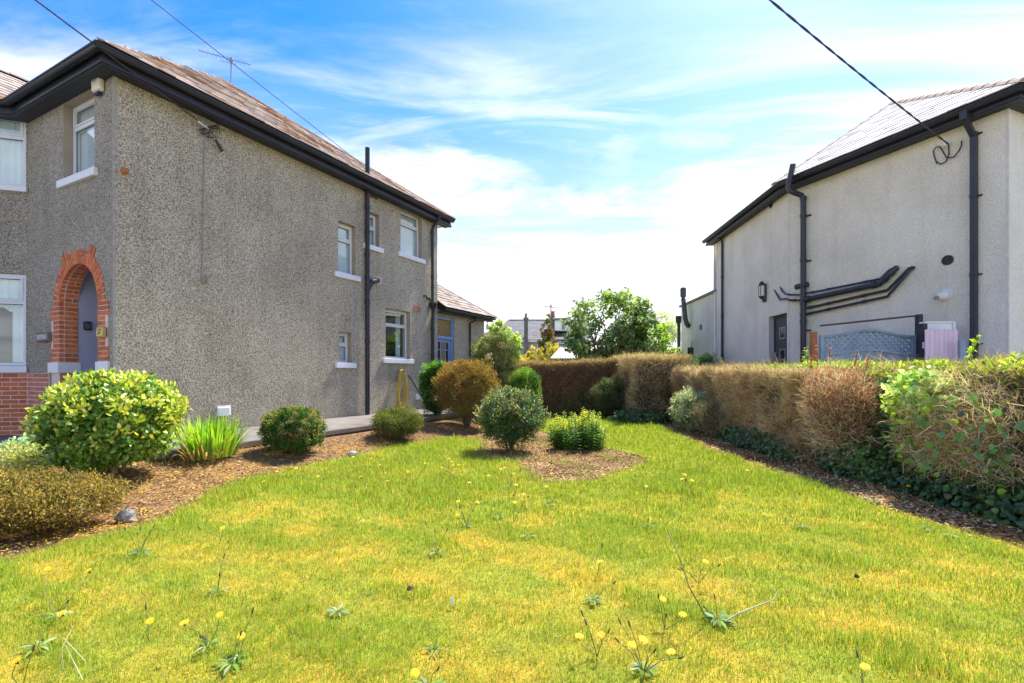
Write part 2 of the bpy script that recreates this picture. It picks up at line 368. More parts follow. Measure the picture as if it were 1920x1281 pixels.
# concrete path beside the house, cast in slabs (each its own piece)
pth = link('path', MB().box(FS, -.25, 13.2, .0, 1.70, -.1, ZP-.03).mesh(CONC)); tag(pth, kind='structure')
u = -.3
for k in range(6):
    u1 = u+2.25; q = MB()
    q.box(FS, u, u1-.018, .005, 1.75+random.uniform(-.02, .02), ZP-.09, ZP+random.uniform(-.004, .004)); u = u1
    o = link('slab', q.mesh(CONC), pth); bev(o, .012)

# ================================================================== LEFT HOUSE
ZS, ZG = 5.56, 5.76        # soffit, top of gutter / slate edge
LH = thing('pebbledash_house', (CX, CY, .2), 'two-storey brown pebbledash house with red brick arch and mossy slate roof', 'house')
def wallgrid(mb, fr, u0, u1, z0, z1, holes, th=.28):
    us = sorted({u0, u1, *[h[0] for h in holes], *[h[1] for h in holes]}); zs = sorted({z0, z1, *[h[2] for h in holes], *[h[3] for h in holes]})
    inside = lambda u, z: any(h[0] < u < h[1] and h[2] < z < h[3] for h in holes)
    for a, b in zip(us, us[1:]):
        for c, d in zip(zs, zs[1:]):
            if inside((a+b)/2, (c+d)/2): continue
            for n in (0, -th): mb.quad(fr.P(a, n, c), fr.P(b, n, c), fr.P(b, n, d), fr.P(a, n, d))
def revealgrid(mb, fr, holes, th=.28):
    for a, b, c, d in holes:
        e = .0
        mb.quad(fr.P(a, 0, c), fr.P(a, -th, c), fr.P(a, -th, d), fr.P(a, 0, d)); mb.quad(fr.P(b, 0, c), fr.P(b, -th, c), fr.P(b, -th, d), fr.P(b, 0, d))
        mb.quad(fr.P(a, 0, c), fr.P(b, 0, c), fr.P(b, -th, c), fr.P(a, -th, c)); mb.quad(fr.P(a, 0, d), fr.P(b, 0, d), fr.P(b, -th, d), fr.P(a, -th, d))
def window(house, fr, hole, transom=.3, rec=.11, sill=True, room='curtain', fw=.055, over=.1, label=None, mull=False, sillh=.12, flush=False):
    a, b, c, d = hole; n1 = -rec; n0 = n1-.07; g = .004
    f = MB(); f.box(fr, a+g, a+fw, n0, n1, c+g, d-g); f.box(fr, b-fw, b-g, n0, n1, c+g, d-g)
    f.box(fr, a+fw, b-fw, n0, n1, c+g, c+fw); f.box(fr, a+fw, b-fw, n0, n1, d-fw, d-g)
    zt = d-(d-c)*transom
    f.box(fr, a+fw, b-fw, n0-.002, n1-.002, zt-fw*.5, zt+fw*.5)
    # opening light: a second slimmer frame in the top pane
    s = .03; f.box(fr, a+fw, a+fw+s, n0+.02, n1+.012, zt+fw*.5, d-fw); f.box(fr, b-fw-s, b-fw, n0+.02, n1+.012, zt+fw*.5, d-fw)
    f.box(fr, a+fw+s, b-fw-s, n0+.02, n1+.012, zt+fw*.5, zt+fw*.5+s); f.box(fr, a+fw+s, b-fw-s, n0+.02, n1+.012, d-fw-s, d-fw)
    wobj = part('window', f, UPVC, house, label=label)
    for z0, z1 in ((c+fw, zt-fw*.5), (zt+fw*.5, d-fw)):
        part('pane', MB().box(fr, a+fw-.003, b-fw+.003, n0+.03, n0+.036, z0-.003, z1+.003), GLASS, wobj)
    gk = MB()
    for z0, z1 in ((c+fw, zt-fw*.5), (zt+fw*.5+s, d-fw-s)):
        x0, x1 = (a+fw, b-fw) if z0 == c+fw else (a+fw+s, b-fw-s); t = .007
        for q in ((x0, x0+t, z0, z1), (x1-t, x1, z0, z1), (x0+t, x1-t, z0, z0+t), (x0+t, x1-t, z1-t, z1)): gk.box(fr, q[0], q[1], n0+.037, n0+.045, q[2], q[3])
    part('gasket', gk, BLACK, wobj)
    if sill:
        part('sill', MB().box(fr, a-over, b+over, -rec, .055, c-sillh, c-.003), WHITE, wobj, bevel=.008)
    # what stands behind the glass
    rm = MB(); D = .9
    if room == 'dark' or room == 'curtain':
        rm.quad(fr.P(a-.3, -D, c-.3), fr.P(b+.3, -D, c-.3), fr.P(b+.3, -D, d+.3), fr.P(a-.3, -D, d+.3))
        for uu in (a-.3, b+.3): rm.quad(fr.P(uu, -.29, c-.3), fr.P(uu, -D, c-.3), fr.P(uu, -D, d+.3), fr.P(uu, -.29, d+.3))
        for zz in (c-.3, d+.3): rm.quad(fr.P(a-.3, -.29, zz), fr.P(b+.3, -.29, zz), fr.P(b+.3, -D, zz), fr.P(a-.3, -D, zz))
        part('room', rm, ROOM, wobj)
    if room == 'curtain':
        cm = MB()
        def drape(u0, u1, zb, zt_, scal=0):
            K = max(6, int((u1-u0)/.035)); pts = []
            for k in range(K+1):
                uu = u0+(u1-u0)*k/K; nn = -rec-.085+.016*math.sin(k*1.7)
                pts.append((fr.P(uu, nn, zt_), fr.P(uu, nn, zb+(scal*abs(math.sin(k*.45)) if scal else 0))))
            for k in range(K): cm.quad(pts[k][0], pts[k+1][0], pts[k+1][1], pts[k][1])
        W_ = b-a; drape(a+.02, b-.02, zt-.16, d, .08); drape(a+.02, a+W_*.24, c, d-.03); drape(b-W_*.24, b-.02, c, d-.03)
        part('curtain', cm, CURT, wobj)
    if room == 'net':
        cm = MB(); K = int((b-a)/.03); pts = [(fr.P(a+.01+(b-a-.02)*k/K, -rec-.082+.01*math.sin(k*1.9), c), fr.P(a+.01+(b-a-.02)*k/K, -rec-.082+.01*math.sin(k*1.9), d)) for k in range(K+1)]
        for k in range(K): cm.quad(pts[k][0], pts[k+1][0], pts[k+1][1], pts[k][1])
        part('curtain', cm, CURT, wobj)
    if room == 'reflection_blind':
        bm_ = MB().quad(fr.P(a, -.175-.02*(b-a > .6), c), fr.P(b, -.2, c), fr.P(b, -.2, d), fr.P(a, -.175-.02*(b-a > .6), d)); part('reflection_blind', bm_, REFL_BLIND, wobj)  # sky reflection put into a pale sheet behind the glass
    return wobj
# --- side wall openings (measured on the wall plane)
def hole(fr, x0, x1, y0, y1, n=0.):
    ua, za = fr.hit(x0, y0); ub, zb = fr.hit(x1, y1); um, zt = fr.hit((x0+x1)/2, y0); _, zl = fr.hit((x0+x1)/2, y1)
    return (min(ua, ub), max(ua, ub), zl, zt)
def hole2(fr, x0, x1, xm, ytop, ybot):
    ua = fr.hit(x0, 0)[0]; ub = fr.hit(x1, 0)[0]
    return (min(ua, ub), max(ua, ub), fr.hit(xm, ybot)[1], fr.hit(xm, ytop)[1])
W1 = hole2(FS, 634, 667, 634, 413, 510); W2 = hole2(FS, 688, 711, 711, 404, 465); W3 = hole2(FS, 751, 791, 751, 390, 473)
W4 = hole2(FS, 635.5, 659, 636, 622, 680); W5 = hole2(FS, 723, 769, 723, 577, 672)
sideholes = [W1, W2, W3, W4, W5]; LEN = 7.9
sw = MB(); wallgrid(sw, FS, 0, LEN, .1, ZS+.06, sideholes)
part('side_wall', sw, PEB, LH)
for h_ in sideholes: rv = MB(); revealgrid(rv, FS, [h_]); part('reveal', rv, REVEAL, LH)
for h_, tr, rm, fl in ((W1, .33, 'reflection_blind', 0), (W2, .45, 'reflection_blind', 0), (W3, .3, 'reflection_blind', 0), (W4, .42, 'reflection_blind', 0), (W5, .33, 'dark', 0)):
    window(LH, FS, h_, tr, .12, True, rm, over=.11)
# blinds partly seen in two of them
for h_, f0, f1 in ((W1, .0, .0), (W5, .0, .0)):
    b_ = h_[1]; part('curtain', MB().box(FS, b_-.2, b_-.05, -.34, -.3, h_[2], h_[3]), CURT, LH)
# corner bead where the side meets the front
part('corner_bead', MB().box(FS, -.006, .022, -.02, .007, .2, ZS), M('pale_render_edge', (.36, .33, .27), .9, .2, 9, .5, 60), LH)
# --- front wall with the porch arch
T0, T1, RAD = .452, 1.676, .612; TC = (T0+T1)/2; ZSP = 2.33; ZPL = 1.25; TJ = 2.87
fw_ = MB(); r1 = RAD+.09
pts = [(.006, .1), (T0-.09, .1), (T0-.09, ZSP)]+[(TC-r1*math.cos(math.pi*k/24), ZSP+r1*math.sin(math.pi*k/24)) for k in range(1, 24)]+[(T1+.09, ZSP), (T1+.09, .1), (TJ, .1), (TJ, 3.7), (.006, 3.7)]
fw_.poly([FF.P(t, 0, z) for t, z in pts], -FF.n*.2)
W0 = (FF.hit(177, 300)[0], FF.hit(119, 300)[0], FF.hit(140, 331)[1], ZS-.02)
wallgrid(fw_, FF, 0, TJ, 3.7, ZS+.06, [W0], .28)
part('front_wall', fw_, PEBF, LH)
rv = MB(); revealgrid(rv, FF, [W0]); part('reveal', rv, REVEAL, LH)
window(LH, FF, W0, .3, .12, True, 'net', over=.1)
# hidden walls close the body of the house
bk = MB(); DW = 9.5
bk.quad(FF.P(DW, 0, .1), FF.P(DW, -LEN, .1), FF.P(DW, -LEN, ZS), FF.P(DW, 0, ZS)); bk.quad(FS.P(LEN, 0, .1), FS.P(LEN, -DW, .1), FS.P(LEN, -DW, ZS), FS.P(LEN, 0, ZS))
part('rear_wall', bk, PEB, LH)
# --- bay: canted side then front
J = FF.P(TJ, 0, 0); FC = Frame((J.x, J.y), A1+R(45)); FC.u = -FC.u; FC.n = Vector((math.sin(R(17.8)), -math.cos(R(17.8)), 0))
SL = 1.15
K_ = FC.P(SL, 0, 0); FB_ = Frame((K_.x, K_.y), A1-R(90)); FB_.n = FF.n
ub = FC.hit(54, 300)[0]; WB1 = (max(.03, ub), SL-.08, FC.hit(20, 349)[1], FC.hit(20, 216)[1]); WB0 = (max(.03, ub), SL-.08, FC.hit(20, 686)[1], FC.hit(20, 513)[1])
by = MB(); wallgrid(by, FC, 0, SL, ZPL, ZS+.06, [WB0, WB1], .2); wallgrid(by, FB_, 0, 2.2, ZPL, ZS+.06, [(.1, 2.1, WB0[2], WB0[3]), (.1, 2.1, WB1[2], WB1[3])], .2)
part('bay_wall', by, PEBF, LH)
for fr, hs_ in ((FC, (WB0, WB1)), (FB_, ((.1, 2.1, WB0[2], WB0[3]), (.1, 2.1, WB1[2], WB1[3])))):
    for h_ in hs_: window(LH, fr, h_, .3 if h_[2] > 2 else .31, .03, True, 'net' if h_[2] > 2 else 'curtain', over=.03, sillh=.09 if h_[2] > 2 else .12)
# --- brickwork -----------------------------------------------------------
BL, BH, BD, JT = .212, .061, .1025, .014
bms = {}
def brick_mesh(l, h, d, mat):
    k = (round(l, 3), round(h, 3), round(d, 3), mat.name)
    if k not in bms:
        c = .003; q = MB(); x, y, z = l/2, d/2, h/2    # chamfered front edges
        q.hexa([(-x, -y, -z), (x, -y, -z), (x, y-c, -z), (-x, y-c, -z), (-x, -y, z), (x, -y, z), (x, y-c, z), (-x, y-c, z)])
        q.hexa([(-x, y-c, -z), (x, y-c, -z), (x-c, y, -z+c), (-x+c, y, -z+c), (-x, y-c, z), (x, y-c, z), (x-c, y, z-c), (-x+c, y, z-c)])
        bms[k] = q.mesh(mat, name='brick')
    return bms[k]
NB = [0]
def brick(fr, u, n, z, l, h, d, mat, roll=0., parent=None):
    """brick whose front face centre is (u,n,z) on the frame"""
    me = brick_mesh(l, h, d, mat); parent = parent or LH
    o = bpy.data.objects.new('brick', me); COL.objects.link(o); o.parent = parent
    c = fr.P(u, n-d/2, z)-org(LH)
    o.matrix_local = Matrix.Translation(c) @ fr.mat() @ Matrix.Rotation(roll, 4, 'Y'); NB[0] += 1
    return o
CO = BH+JT
# plinth on the canted bay side and the front wall beside the arch (pale washed bricks)
for fr, ua_, ub_ in ((FC, 0, SL), (FF, T1+.35, TJ), (FB_, 0, 2.2), (FF, 0, T0-.13)): part('plinth', MB().box(fr, ua_, ub_, -.2, .018, .1, ZPL), MORTAR, LH)
nrow = 14; z0 = ZPL-nrow*CO
for r_ in range(nrow):
    z = z0+CO*(r_+.5)
    for fr, ua, ub_, mt, lim in ((FC, .012, SL-.01, BRICK, 9), (FF, T1+.36, TJ-.024, BRICKP, 9)):
        u = ua-(.11 if r_ % 2 else 0)
        while u < ub_-.02:
            s, e = max(u, ua), min(u+BL, ub_)
            if e-s > .03: brick(fr, (s+e)/2, .024+random.uniform(-.002, .002), z, e-s, BH, .05, mt)
            u += BL+JT
fbm = MB()
for r_ in range(nrow):
    u = .01-(.11 if r_ % 2 else 0)
    while u < 2.19:
        s, e = max(u, .01), min(u+BL, 2.19)
        if e-s > .03: fbm.box(FB_, s, e, .0, .024+random.uniform(-.002, .002), z0+CO*r_+JT/2, z0+CO*(r_+1)-JT/2)
        u += BL+JT
part('bay_front_bricks', fbm, BRICK, LH)['kind'] = 'stuff'
# jambs: front face bricks and reveal bricks
jb = MB(); RD = .235
jb.box(FF, T1+.006, T1+.3, -RD+.004, .004, .2, ZSP); jb.box(FF, T0-.3, T0-.006, -RD+.004, .004, .2, ZSP)
ring = []
for k in range(25):
    a = math.pi*k/24; ring.append(a)
for k in range(24):
    p = []
    for a in (ring[k], ring[k+1]):
        for rr in (RAD+.006, RAD+.21):
            p.append((TC+rr*math.cos(a), ZSP+rr*math.sin(a)))
    (x0, y0), (x1, y1), (x2, y2), (x3, y3) = p
    jb.hexa([FF.P(x0, -RD+.004, y0), FF.P(x1, -RD+.004, y1), FF.P(x3, -RD+.004, y3), FF.P(x2, -RD+.004, y2), FF.P(x0, .004, y0), FF.P(x1, .004, y1), FF.P(x3, .004, y3), FF.P(x2, .004, y2)])
part('arch_mortar', jb, MORTAR, LH)
FRL = Frame((0, 0), 0); FRL.o = FF.P(T1, 0, 0); FRL.u = -FF.n; FRL.n = -FF.u     # left jamb reveal: u inward, n into the opening
nj = int((ZSP-1.37)/CO); zb = ZSP-nj*CO
wide = {0, 1, 2, 9, 10, 11}
for r_ in range(nj):
    z = zb+CO*(r_+.5); w_ = .335 if r_ in wide else .225
    for s in (0, 1):
        edge = T1 if s == 0 else T0; sg = 1 if s == 0 else -1
        if r_ % 2: cuts = [0, .1075, w_-.002]
        else: cuts = [0, w_-.002] if w_ < .3 else [0, .215, w_-.002]
        for c0, c1 in zip(cuts, cuts[1:]):
            if c1-c0 < .03: continue
            brick(FF, edge+sg*((c0+c1)/2), .012+random.uniform(-.002, .002), z, c1-c0-JT*.7, BH, .06, BRICK)
    cuts = [.05, .15, RD-.004] if r_ % 2 else [.05, RD-.004]
    for c0, c1 in zip(cuts, cuts[1:]): brick(FRL, (c0+c1)/2, .004+random.uniform(-.001, .002), z, c1-c0-JT*.7, BH, .05, BRICK)
# voussoirs (two rings of headers, four of them long ears), and the soffit of the arch
nv = 27
for k in range(nv):
    a = math.pi*(k+.5)/nv; ear = k in (8, 9, 17, 18); tw = math.pi*(RAD+.11)/nv
    L1, L2 = (.105, .225) if k % 2 else (.16, .225)
    segs = [(0, L1), (L1, L2)] if not ear else [(0, .19), (.19, .35)]
    for c0, c1 in segs:
        rr = RAD+(c0+c1)/2; u_, z_ = TC-rr*math.cos(a), ZSP+rr*math.sin(a)
        # brick is stood on end: its length runs along the radius
        brick(FF, u_, .014+random.uniform(-.002, .002), z_, c1-c0-JT*.6, tw-JT*.75, .06, BRICK, roll=(a if True else 0))
for k in range(nv):
    a = math.pi*(k+.5)/nv; u_, z_ = TC-(RAD+.02)*math.cos(a), ZSP+(RAD+.02)*math.sin(a)
    tw = math.pi*RAD/nv
    for c0, c1 in (((.052, .15), (.15, RD-.004)) if k % 2 else ((.052, RD-.004),)):
        me = brick_mesh(c1-c0-JT*.7, tw-JT*.7, .05, BRICK)
        o = bpy.data.objects.new('brick', me); COL.objects.link(o); o.parent = LH
        inw = (FF.u*math.cos(a)+Vector((0, 0, -math.sin(a))))          # toward the centre of the arch
        xx = -FF.n; yy = inw; zz = xx.cross(yy)
        mt = Matrix(((xx.x, yy.x, zz.x, 0), (xx.y, yy.y, zz.y, 0), (xx.z, yy.z, zz.z, 0), (0, 0, 0, 1)))
        o.matrix_local = Matrix.Translation(FF.P(u_, -(c0+c1)/2, z_)+Vector(inw)*(-.006)-org(LH)) @ mt; NB[0] += 1
print('bricks', NB[0])
# impost blocks, painted white
for ua_, ub_ in ((T1-.012, T1+.36), (T0-.35, T0+.012)): part('impost_block', MB().box(FF, ua_, ub_, -RD-.03, .035, ZPL+.005, zb-.006), WHITE, LH, bevel=.006)
# lower jambs below the imposts, and the porch inside
for ua_, ub_ in ((T1, T1+.35), (T0-.34, T0)): part('jamb_base', MB().box(FF, ua_, ub_, -RD, .0, .1, ZPL), BRICKP, LH)
po = MB(); pd = 1.5; e = .003
po.quad(FF.P(T1+e, -RD, .2), FF.P(T1+e, -pd, .2), FF.P(T1+e, -pd, 3.1), FF.P(T1+e, -RD, 3.1)); po.quad(FF.P(T0-.1, -RD, .2), FF.P(T0-.1, -pd, .2), FF.P(T0-.1, -pd, 3.1), FF.P(T0-.1, -RD, 3.1))
po.quad(FF.P(T1+.1, -pd, .2), FF.P(T0-.1, -pd, .2), FF.P(T0-.1, -pd, 3.1), FF.P(T1+.1, -pd, 3.1)); po.quad(FF.P(T1+.1, -RD-.01, 3.1), FF.P(T0-.1, -RD-.01, 3.1), FF.P(T0-.1, -pd, 3.1), FF.P(T1+.1, -pd, 3.1))
part('porch_wall', po, GREYB, LH)
part('porch_floor', MB().box(FF, T0-.1, T1+.1, -pd, -.02, .1, .36), CONC, LH)
dr = MB().box(FF, T0+.12, T1-.12, -pd+.01, -pd+.06, .36, 2.4); part('front_door', dr, BLUEP, LH)

# --- roof ---------------------------------------------------------------
smesh = {}
def slates(roof, poly, mat, w=.25, ex=.2, th=.014, nsep=300, seed=1, lift=.02, keep=None):
    """poly: 3-D, first edge is the eave. Lays overlapping slates; the nearest nsep become pieces of the roof"""
    r = random.Random(seed); P = [Vector(p) for p in poly]; U = (P[1]-P[0]).normalized(); Nn = U.cross(P[2]-P[0]).normalized()
    if Nn.z < 0: Nn = -Nn
    V = Nn.cross(U)
    if V.z < 0: V = -V
    Q = [((p-P[0]).dot(U), (p-P[0]).dot(V)) for p in P]
    def lim(v):
        xs = []
        for (x0, y0), (x1, y1) in zip(Q, Q[1:]+Q[:1]):
            if abs(y1-y0) < 1e-9:
                if abs(v-y0) < 1e-6: xs += [x0, x1]
            elif min(y0, y1)-1e-9 <= v <= max(y0, y1)+1e-9: xs.append(x0+(x1-x0)*(v-y0)/(y1-y0))
        return (min(xs), max(xs)) if xs else None
    vmax = max(q[1] for q in Q); rows = int(vmax/ex); items = []
    for k in range(rows+1):
        v0, v1 = k*ex, min(k*ex+ex*1.35, vmax-.002)
        a, b = lim(v0+1e-4), lim(v1)
        if not a or not b or v1-v0 < .04: continue
        x = math.floor(a[0]/w)*w-(w/2 if k % 2 else 0)
        while x < a[1]:
            l0, l1 = max(x, a[0])+.003, min(x+w, a[1])-.003; t0, t1 = max(x, b[0])+.003, min(x+w, b[1])-.003
            if l1-l0 > .03:
                if t1-t0 < .01: t0 = t1 = min(max((t0+t1)/2, l0), l1); t0 -= .004; t1 += .004
                items.append((l0, l1, t0, t1, v0-r.uniform(0, .012), v1, r.uniform(-.004, .006)))
            x += w
    def dist(it):
        c = P[0]+U*((it[0]+it[1])/2)+V*it[4]; return (c-Vector((0, 0, H))).length
    items.sort(key=dist); rest = MB(); O = org(roof)
    for i, (l0, l1, t0, t1, v0, v1, dz) in enumerate(items):
        c = P[0]+U*l0+V*v0
        lo_, hi_ = lift+th+dz, .004
        loc = [(0, 0, lo_), (l1-l0, 0, lo_), (t1-l0, v1-v0, hi_+th), (t0-l0, v1-v0, hi_+th)]
        pts = [(x_, y_, z_-th) for x_, y_, z_ in loc]+loc
        if i < nsep:
            q = MB(); key = tuple(round(c_, 3) for p_ in pts for c_ in p_)+(mat.name,)
            if key not in smesh: smesh[key] = q.hexa(pts).mesh(mat, name='slate')
            o = bpy.data.objects.new('slate', smesh[key]); COL.objects.link(o); o.parent = roof
            o.matrix_local = Matrix.Translation(c-O) @ Matrix(((U.x, V.x, Nn.x, 0), (U.y, V.y, Nn.y, 0), (U.z, V.z, Nn.z, 0), (0, 0, 0, 1)))
        else: rest.hexa([c+U*x_+V*y_+Nn*z_ for x_, y_, z_ in pts])
    if rest.v:
        o = part('slate_field', rest, mat, roof); o['kind'] = 'stuff'
def hiptiles(roof, a, b, mat, n=None, rad=.1, name='hip_tile'):
    a, b = Vector(a), Vector(b); L_ = (b-a).length; n = n or max(2, int(L_/.33)); d = (b-a)/n
    for k in range(n):
        p0, p1 = a+d*k-d*.06, a+d*(k+1)+d*.02
        s_ = d.normalized().cross(Vector((0, 0, 1))).normalized(); up = s_.cross(d.normalized())
        q = MB(); vs = []
        for p, rr in ((p0, rad*1.08), (p1, rad*.96)):
            for ang in (-75, -40, 0, 40, 75): vs.append(p+s_*math.sin(R(ang))*rr+up*(math.cos(R(ang))*rr*.8-.015))
        q.add(vs, [(i, i+1, i+6, i+5) for i in range(4)]+[(0, 1, 2, 3, 4), (9, 8, 7, 6, 5)])
        part(name, q, mat, roof)
OV = .36; PT = .70
roofL = MB(); e0 = FS.P(-OV, OV, ZG); e1 = FS.P(LEN+OV, OV, ZG); half = (LEN+2*OV)/2; ap = FS.P(LEN/2, OV-half, ZG+PT*half)
ap2 = FS.P(LEN/2, -DW+half*.2, ZG+PT*half); e2 = FS.P(-OV, -DW-.4, ZG); e3 = FS.P(LEN+OV, -DW-.4, ZG)
roofL.add([e0, e1, ap], [(0, 1, 2)]); roofL.add([e0, e2, ap2, ap], [(0, 1, 2, 3)]); roofL.add([e1, e3, ap2, ap], [(0, 1, 2, 3)]); roofL.add([e2, e3, ap2], [(0, 1, 2)])
RL = part('roof', roofL, UNDER, LH)
slates(RL, [e0, e1, ap], SLATE, .25, .205, nsep=300, seed=3)
hiptiles(RL, e0.lerp(ap, .03), ap, HIPT, rad=.055); hiptiles(RL, e1, ap, HIPT, rad=.08)
# bay roof: ridge runs back into the main roof
bz = 7.05; bA = FF.P(2.87, .45, 5.77); bB = FF.P(2.87, -2.2, 5.77); bC = FF.P(4.7, -2.2, bz); bD = FF.P(4.7, .05, bz); bE = FF.P(6.5, .45, 5.77); bF = FF.P(6.5, -2.2, 5.77)
brm = MB().add([bA, bB, bC, bD, bE, bF], [(0, 1, 2, 3), (3, 2, 5, 4), (0, 3, 4)]); BR = part('bay_roof', brm, UNDER, LH)
slates(BR, [bB, bA, bD, bC], SLATE, .25, .2, nsep=150, seed=9); hiptiles(BR, bD, bC, HIPT, name='ridge_tile')
# fascia, soffit and gutter run: side eave -> corner -> front eave -> bay
K2 = FB_.P(2.2, 0, 0)
def offs(pts, o):   # offset an open wall path outward (to its right)
    out = []
    for i, p in enumerate(pts):
        d0 = (p-pts[i-1]).normalized() if i else None; d1 = (pts[i+1]-p).normalized() if i < len(pts)-1 else None
        d = d0 if d1 is None else d1 if d0 is None else (d0+d1).normalized()
        n = Vector((d.y, -d.x, 0)); k = 1 if d0 is None or d1 is None else 1/max(.3, d.dot(d0)); out.append(p+n*o*k)
    return out
wp = [FB_.P(2.2, 0, 0), FB_.P(0, 0, 0), FF.P(TJ, 0, 0), FS.P(0, 0, 0), FS.P(LEN, 0, 0)]
path_ = [wp[4]+FS.u*OV, wp[3], wp[2], wp[1], wp[0]]; path_ = path_[::-1]
# orientation: travelling right-to-left house outward is on the right when going FB -> FF -> FS away
zoff = lambda pts, z: [Vector((p.x, p.y, z)) for p in pts]
def eaves(house, wallpath, o, zs, zg, close=True, gut=.058, fasz=.17):
    inner = zoff(wallpath, zs); outer = zoff(offs(wallpath, o-.03), zs)
    sf = MB()
    for i in range(len(inner)-1): sf.hexa([inner[i], inner[i+1], outer[i+1], outer[i], inner[i]+Vector((0, 0, .02)), inner[i+1]+Vector((0, 0, .02)), outer[i+1]+Vector((0, 0, .02)), outer[i]+Vector((0, 0, .02))])
    part('soffit', sf, SOFFIT, house)
    fa = MB(); fa.sweep([(o-.03, zs-.015), (o, zs-.015), (o, zs-.015+fasz), (o-.03, zs-.015+fasz)], zoff(wallpath, 0)); part('fascia', fa, BLACK, house)
    mo = MB(); mo.sweep([(o+.002, zs), (o+.022, zs+.004), (o+.022, zs+.03), (o+.002, zs+.036)], zoff(wallpath, 0)); part('fascia_moulding', mo, BLACK, house)
    gp = []
    for k in range(9): a = math.pi+math.pi*k/8; gp.append((o+.012+gut+gut*math.cos(a), zg-.01+gut*math.sin(a)))
    gp += [(o+.012+2*gut+.012, zg-.012), (o+.012+2*gut+.012, zg+.012), (o+.012+2*gut-.004, zg+.012)]
    for k in range(9): a = -math.pi*k/8; gp.append((o+.012+gut+(gut-.006)*math.cos(a), zg-.004+(gut-.006)*math.sin(a)))
    gu = MB(); gu.sweep(gp, zoff(wallpath, 0)); part('gutter', gu, BLACK, house, smooth=True)
eaves(LH, path_, OV-.13, ZS, ZG-.02)
# rear return of the eave
ev2 = MB(); part('rear_fascia', MB().box(FS, LEN+OV-.16, LEN+OV-.13, -DW, OV-.13, ZS-.01, ZS+.15), BLACK, LH)
part('rear_soffit', MB().box(FS, LEN, LEN+OV-.165, -DW, OV-.135, ZS+.001, ZS+.015), WHITE, LH)
# --- pipes on the side wall
def bracket(mb, fr, u, z, n, r=.07): mb.box(fr, u-r*1.5, u+r*1.5, -.01, n-r*.6, z-.025, z+.025); mb.tube([fr.P(u, n, z-.03), fr.P(u, n, z+.03)], r*1.22, 14)
us, _ = FS.hit(689, 500, .085)
zt = FS.hit(690, 278, .085)[1]
ss = MB(); ss.tube([FS.P(us, .085, ZP), FS.P(us, .085, zt)], .054, 16)
for py in (388, 435, 478, 520, 566, 640): ss.tube([FS.P(us, .085, FS.hit(689, py, .085)[1]-.04), FS.P(us, .085, FS.hit(689, py, .085)[1]+.04)], .064, 16)
SS = part('soil_stack', ss, BLACK, LH, smooth=True)
br = MB()
p0 = FS.P(us, .085, FS.hit(689, 545, .085)[1]); q1 = FS.W(697, 529, .1); q2 = FS.W(703, 526, .09); q3 = FS.W(709, 526, .0)
br.tube([p0, q1, q2, q3], .055, 14); br.tube([q1, q1*.6+q2*.4], .066, 14); part('branch_pipe', br, BLACK, SS, smooth=True)
part('mortar_patch', MB().lathe(FS.W(710, 526, -.012), [(.1, 0), (.11, .016), (.07, .02)], 14, FS.n), M('fresh_mortar', (.55, .47, .4), .95, .2, 20), LH)
ud, _ = FS.hit(811, 450, .07)
dp = MB(); g0 = FS.P(ud, OV-.05, ZG-.08)
zh = FS.hit(810, 570, .07)[1]
dp.tube([g0, FS.P(ud, OV-.06, ZG-.16), FS.P(ud, .09, ZG-.36), FS.P(ud, .07, ZG-.45), FS.P(ud, .07, zh+.05)], .04, 12)
for py in (438, 520, 540): dp.tube([FS.P(ud, .07, FS.hit(811, py)[1]-.03), FS.P(ud, .07, FS.hit(811, py)[1]+.03)], .05, 12)
dp.lathe(FS.P(ud, .09, zh-.18), [(.045, -.06), (.05, 0), (.11, .16), (.125, .17), (.125, .21), (.1, .21), (.1, .17)], 12)
dp.tube([FS.P(ud, .08, zh-.2), FS.P(ud, .08, .3)], .046, 12)
for zz in (2.5, 1.6, .8): dp.tube([FS.P(ud, .08, zz-.04), FS.P(ud, .08, zz+.04)], .058, 12)
DP = part('downpipe', dp, BLACK, LH, smooth=True)
wpip = MB()
for k, (dx, dz_) in enumerate(((-.33, .16), (-.18, .12))):
    wpip.tube([FS.P(ud+dx, -.01, zh+dz_+.02), FS.P(ud+dx+.03, .07, zh+dz_+.03), FS.P(ud+dx*.45, .08, zh+.06+.03*k), FS.P(ud-.03, .09, zh-.02)], .021, 8)
part('waste_pipe', wpip, BLACK, DP, smooth=True)
# --- air vents and bits let into the wall
def airbrick(fr, px0, px1, py0, py1, mat, slots=(4, 3), label=None, dark=None):
    h_ = hole2(fr, px0, px1, (px0+px1)/2, py0, py1); q = MB(); a, b, c, d = h_
    nx, nz = slots; bw = (b-a)/(nx*2+1)
    q.box(fr, a, b, -.02, .006, c, d)
    o = part('air_vent', q, dark or BLACK, LH)
    g = MB(); bh = (d-c)/(nz*2+1)
    for k in range(nx+1): g.box(fr, a+bw*2*k, a+bw*(2*k+1), .006, .016, c, d)
    for k in range(nz+1): g.box(fr, a, b, .006, .015, c+bh*2*k, c+bh*(2*k+1))
    part('grille', g, mat, o); return o
VBR = M('old_vent_brick', (.16, .12, .085), .9, .2, 20)
airbrick(FS, 348, 371, 191, 207, VBR); airbrick(FS, 776, 787, 574, 585, M('terracotta_vent', (.5, .16, .08), .9, .2, 20), (2, 3), dark=MORTAR)
airbrick(FS, 694, 707, 362, 372, VBR); airbrick(FS, 649, 660, 592, 602, PEB, (2, 3), dark=VBR)
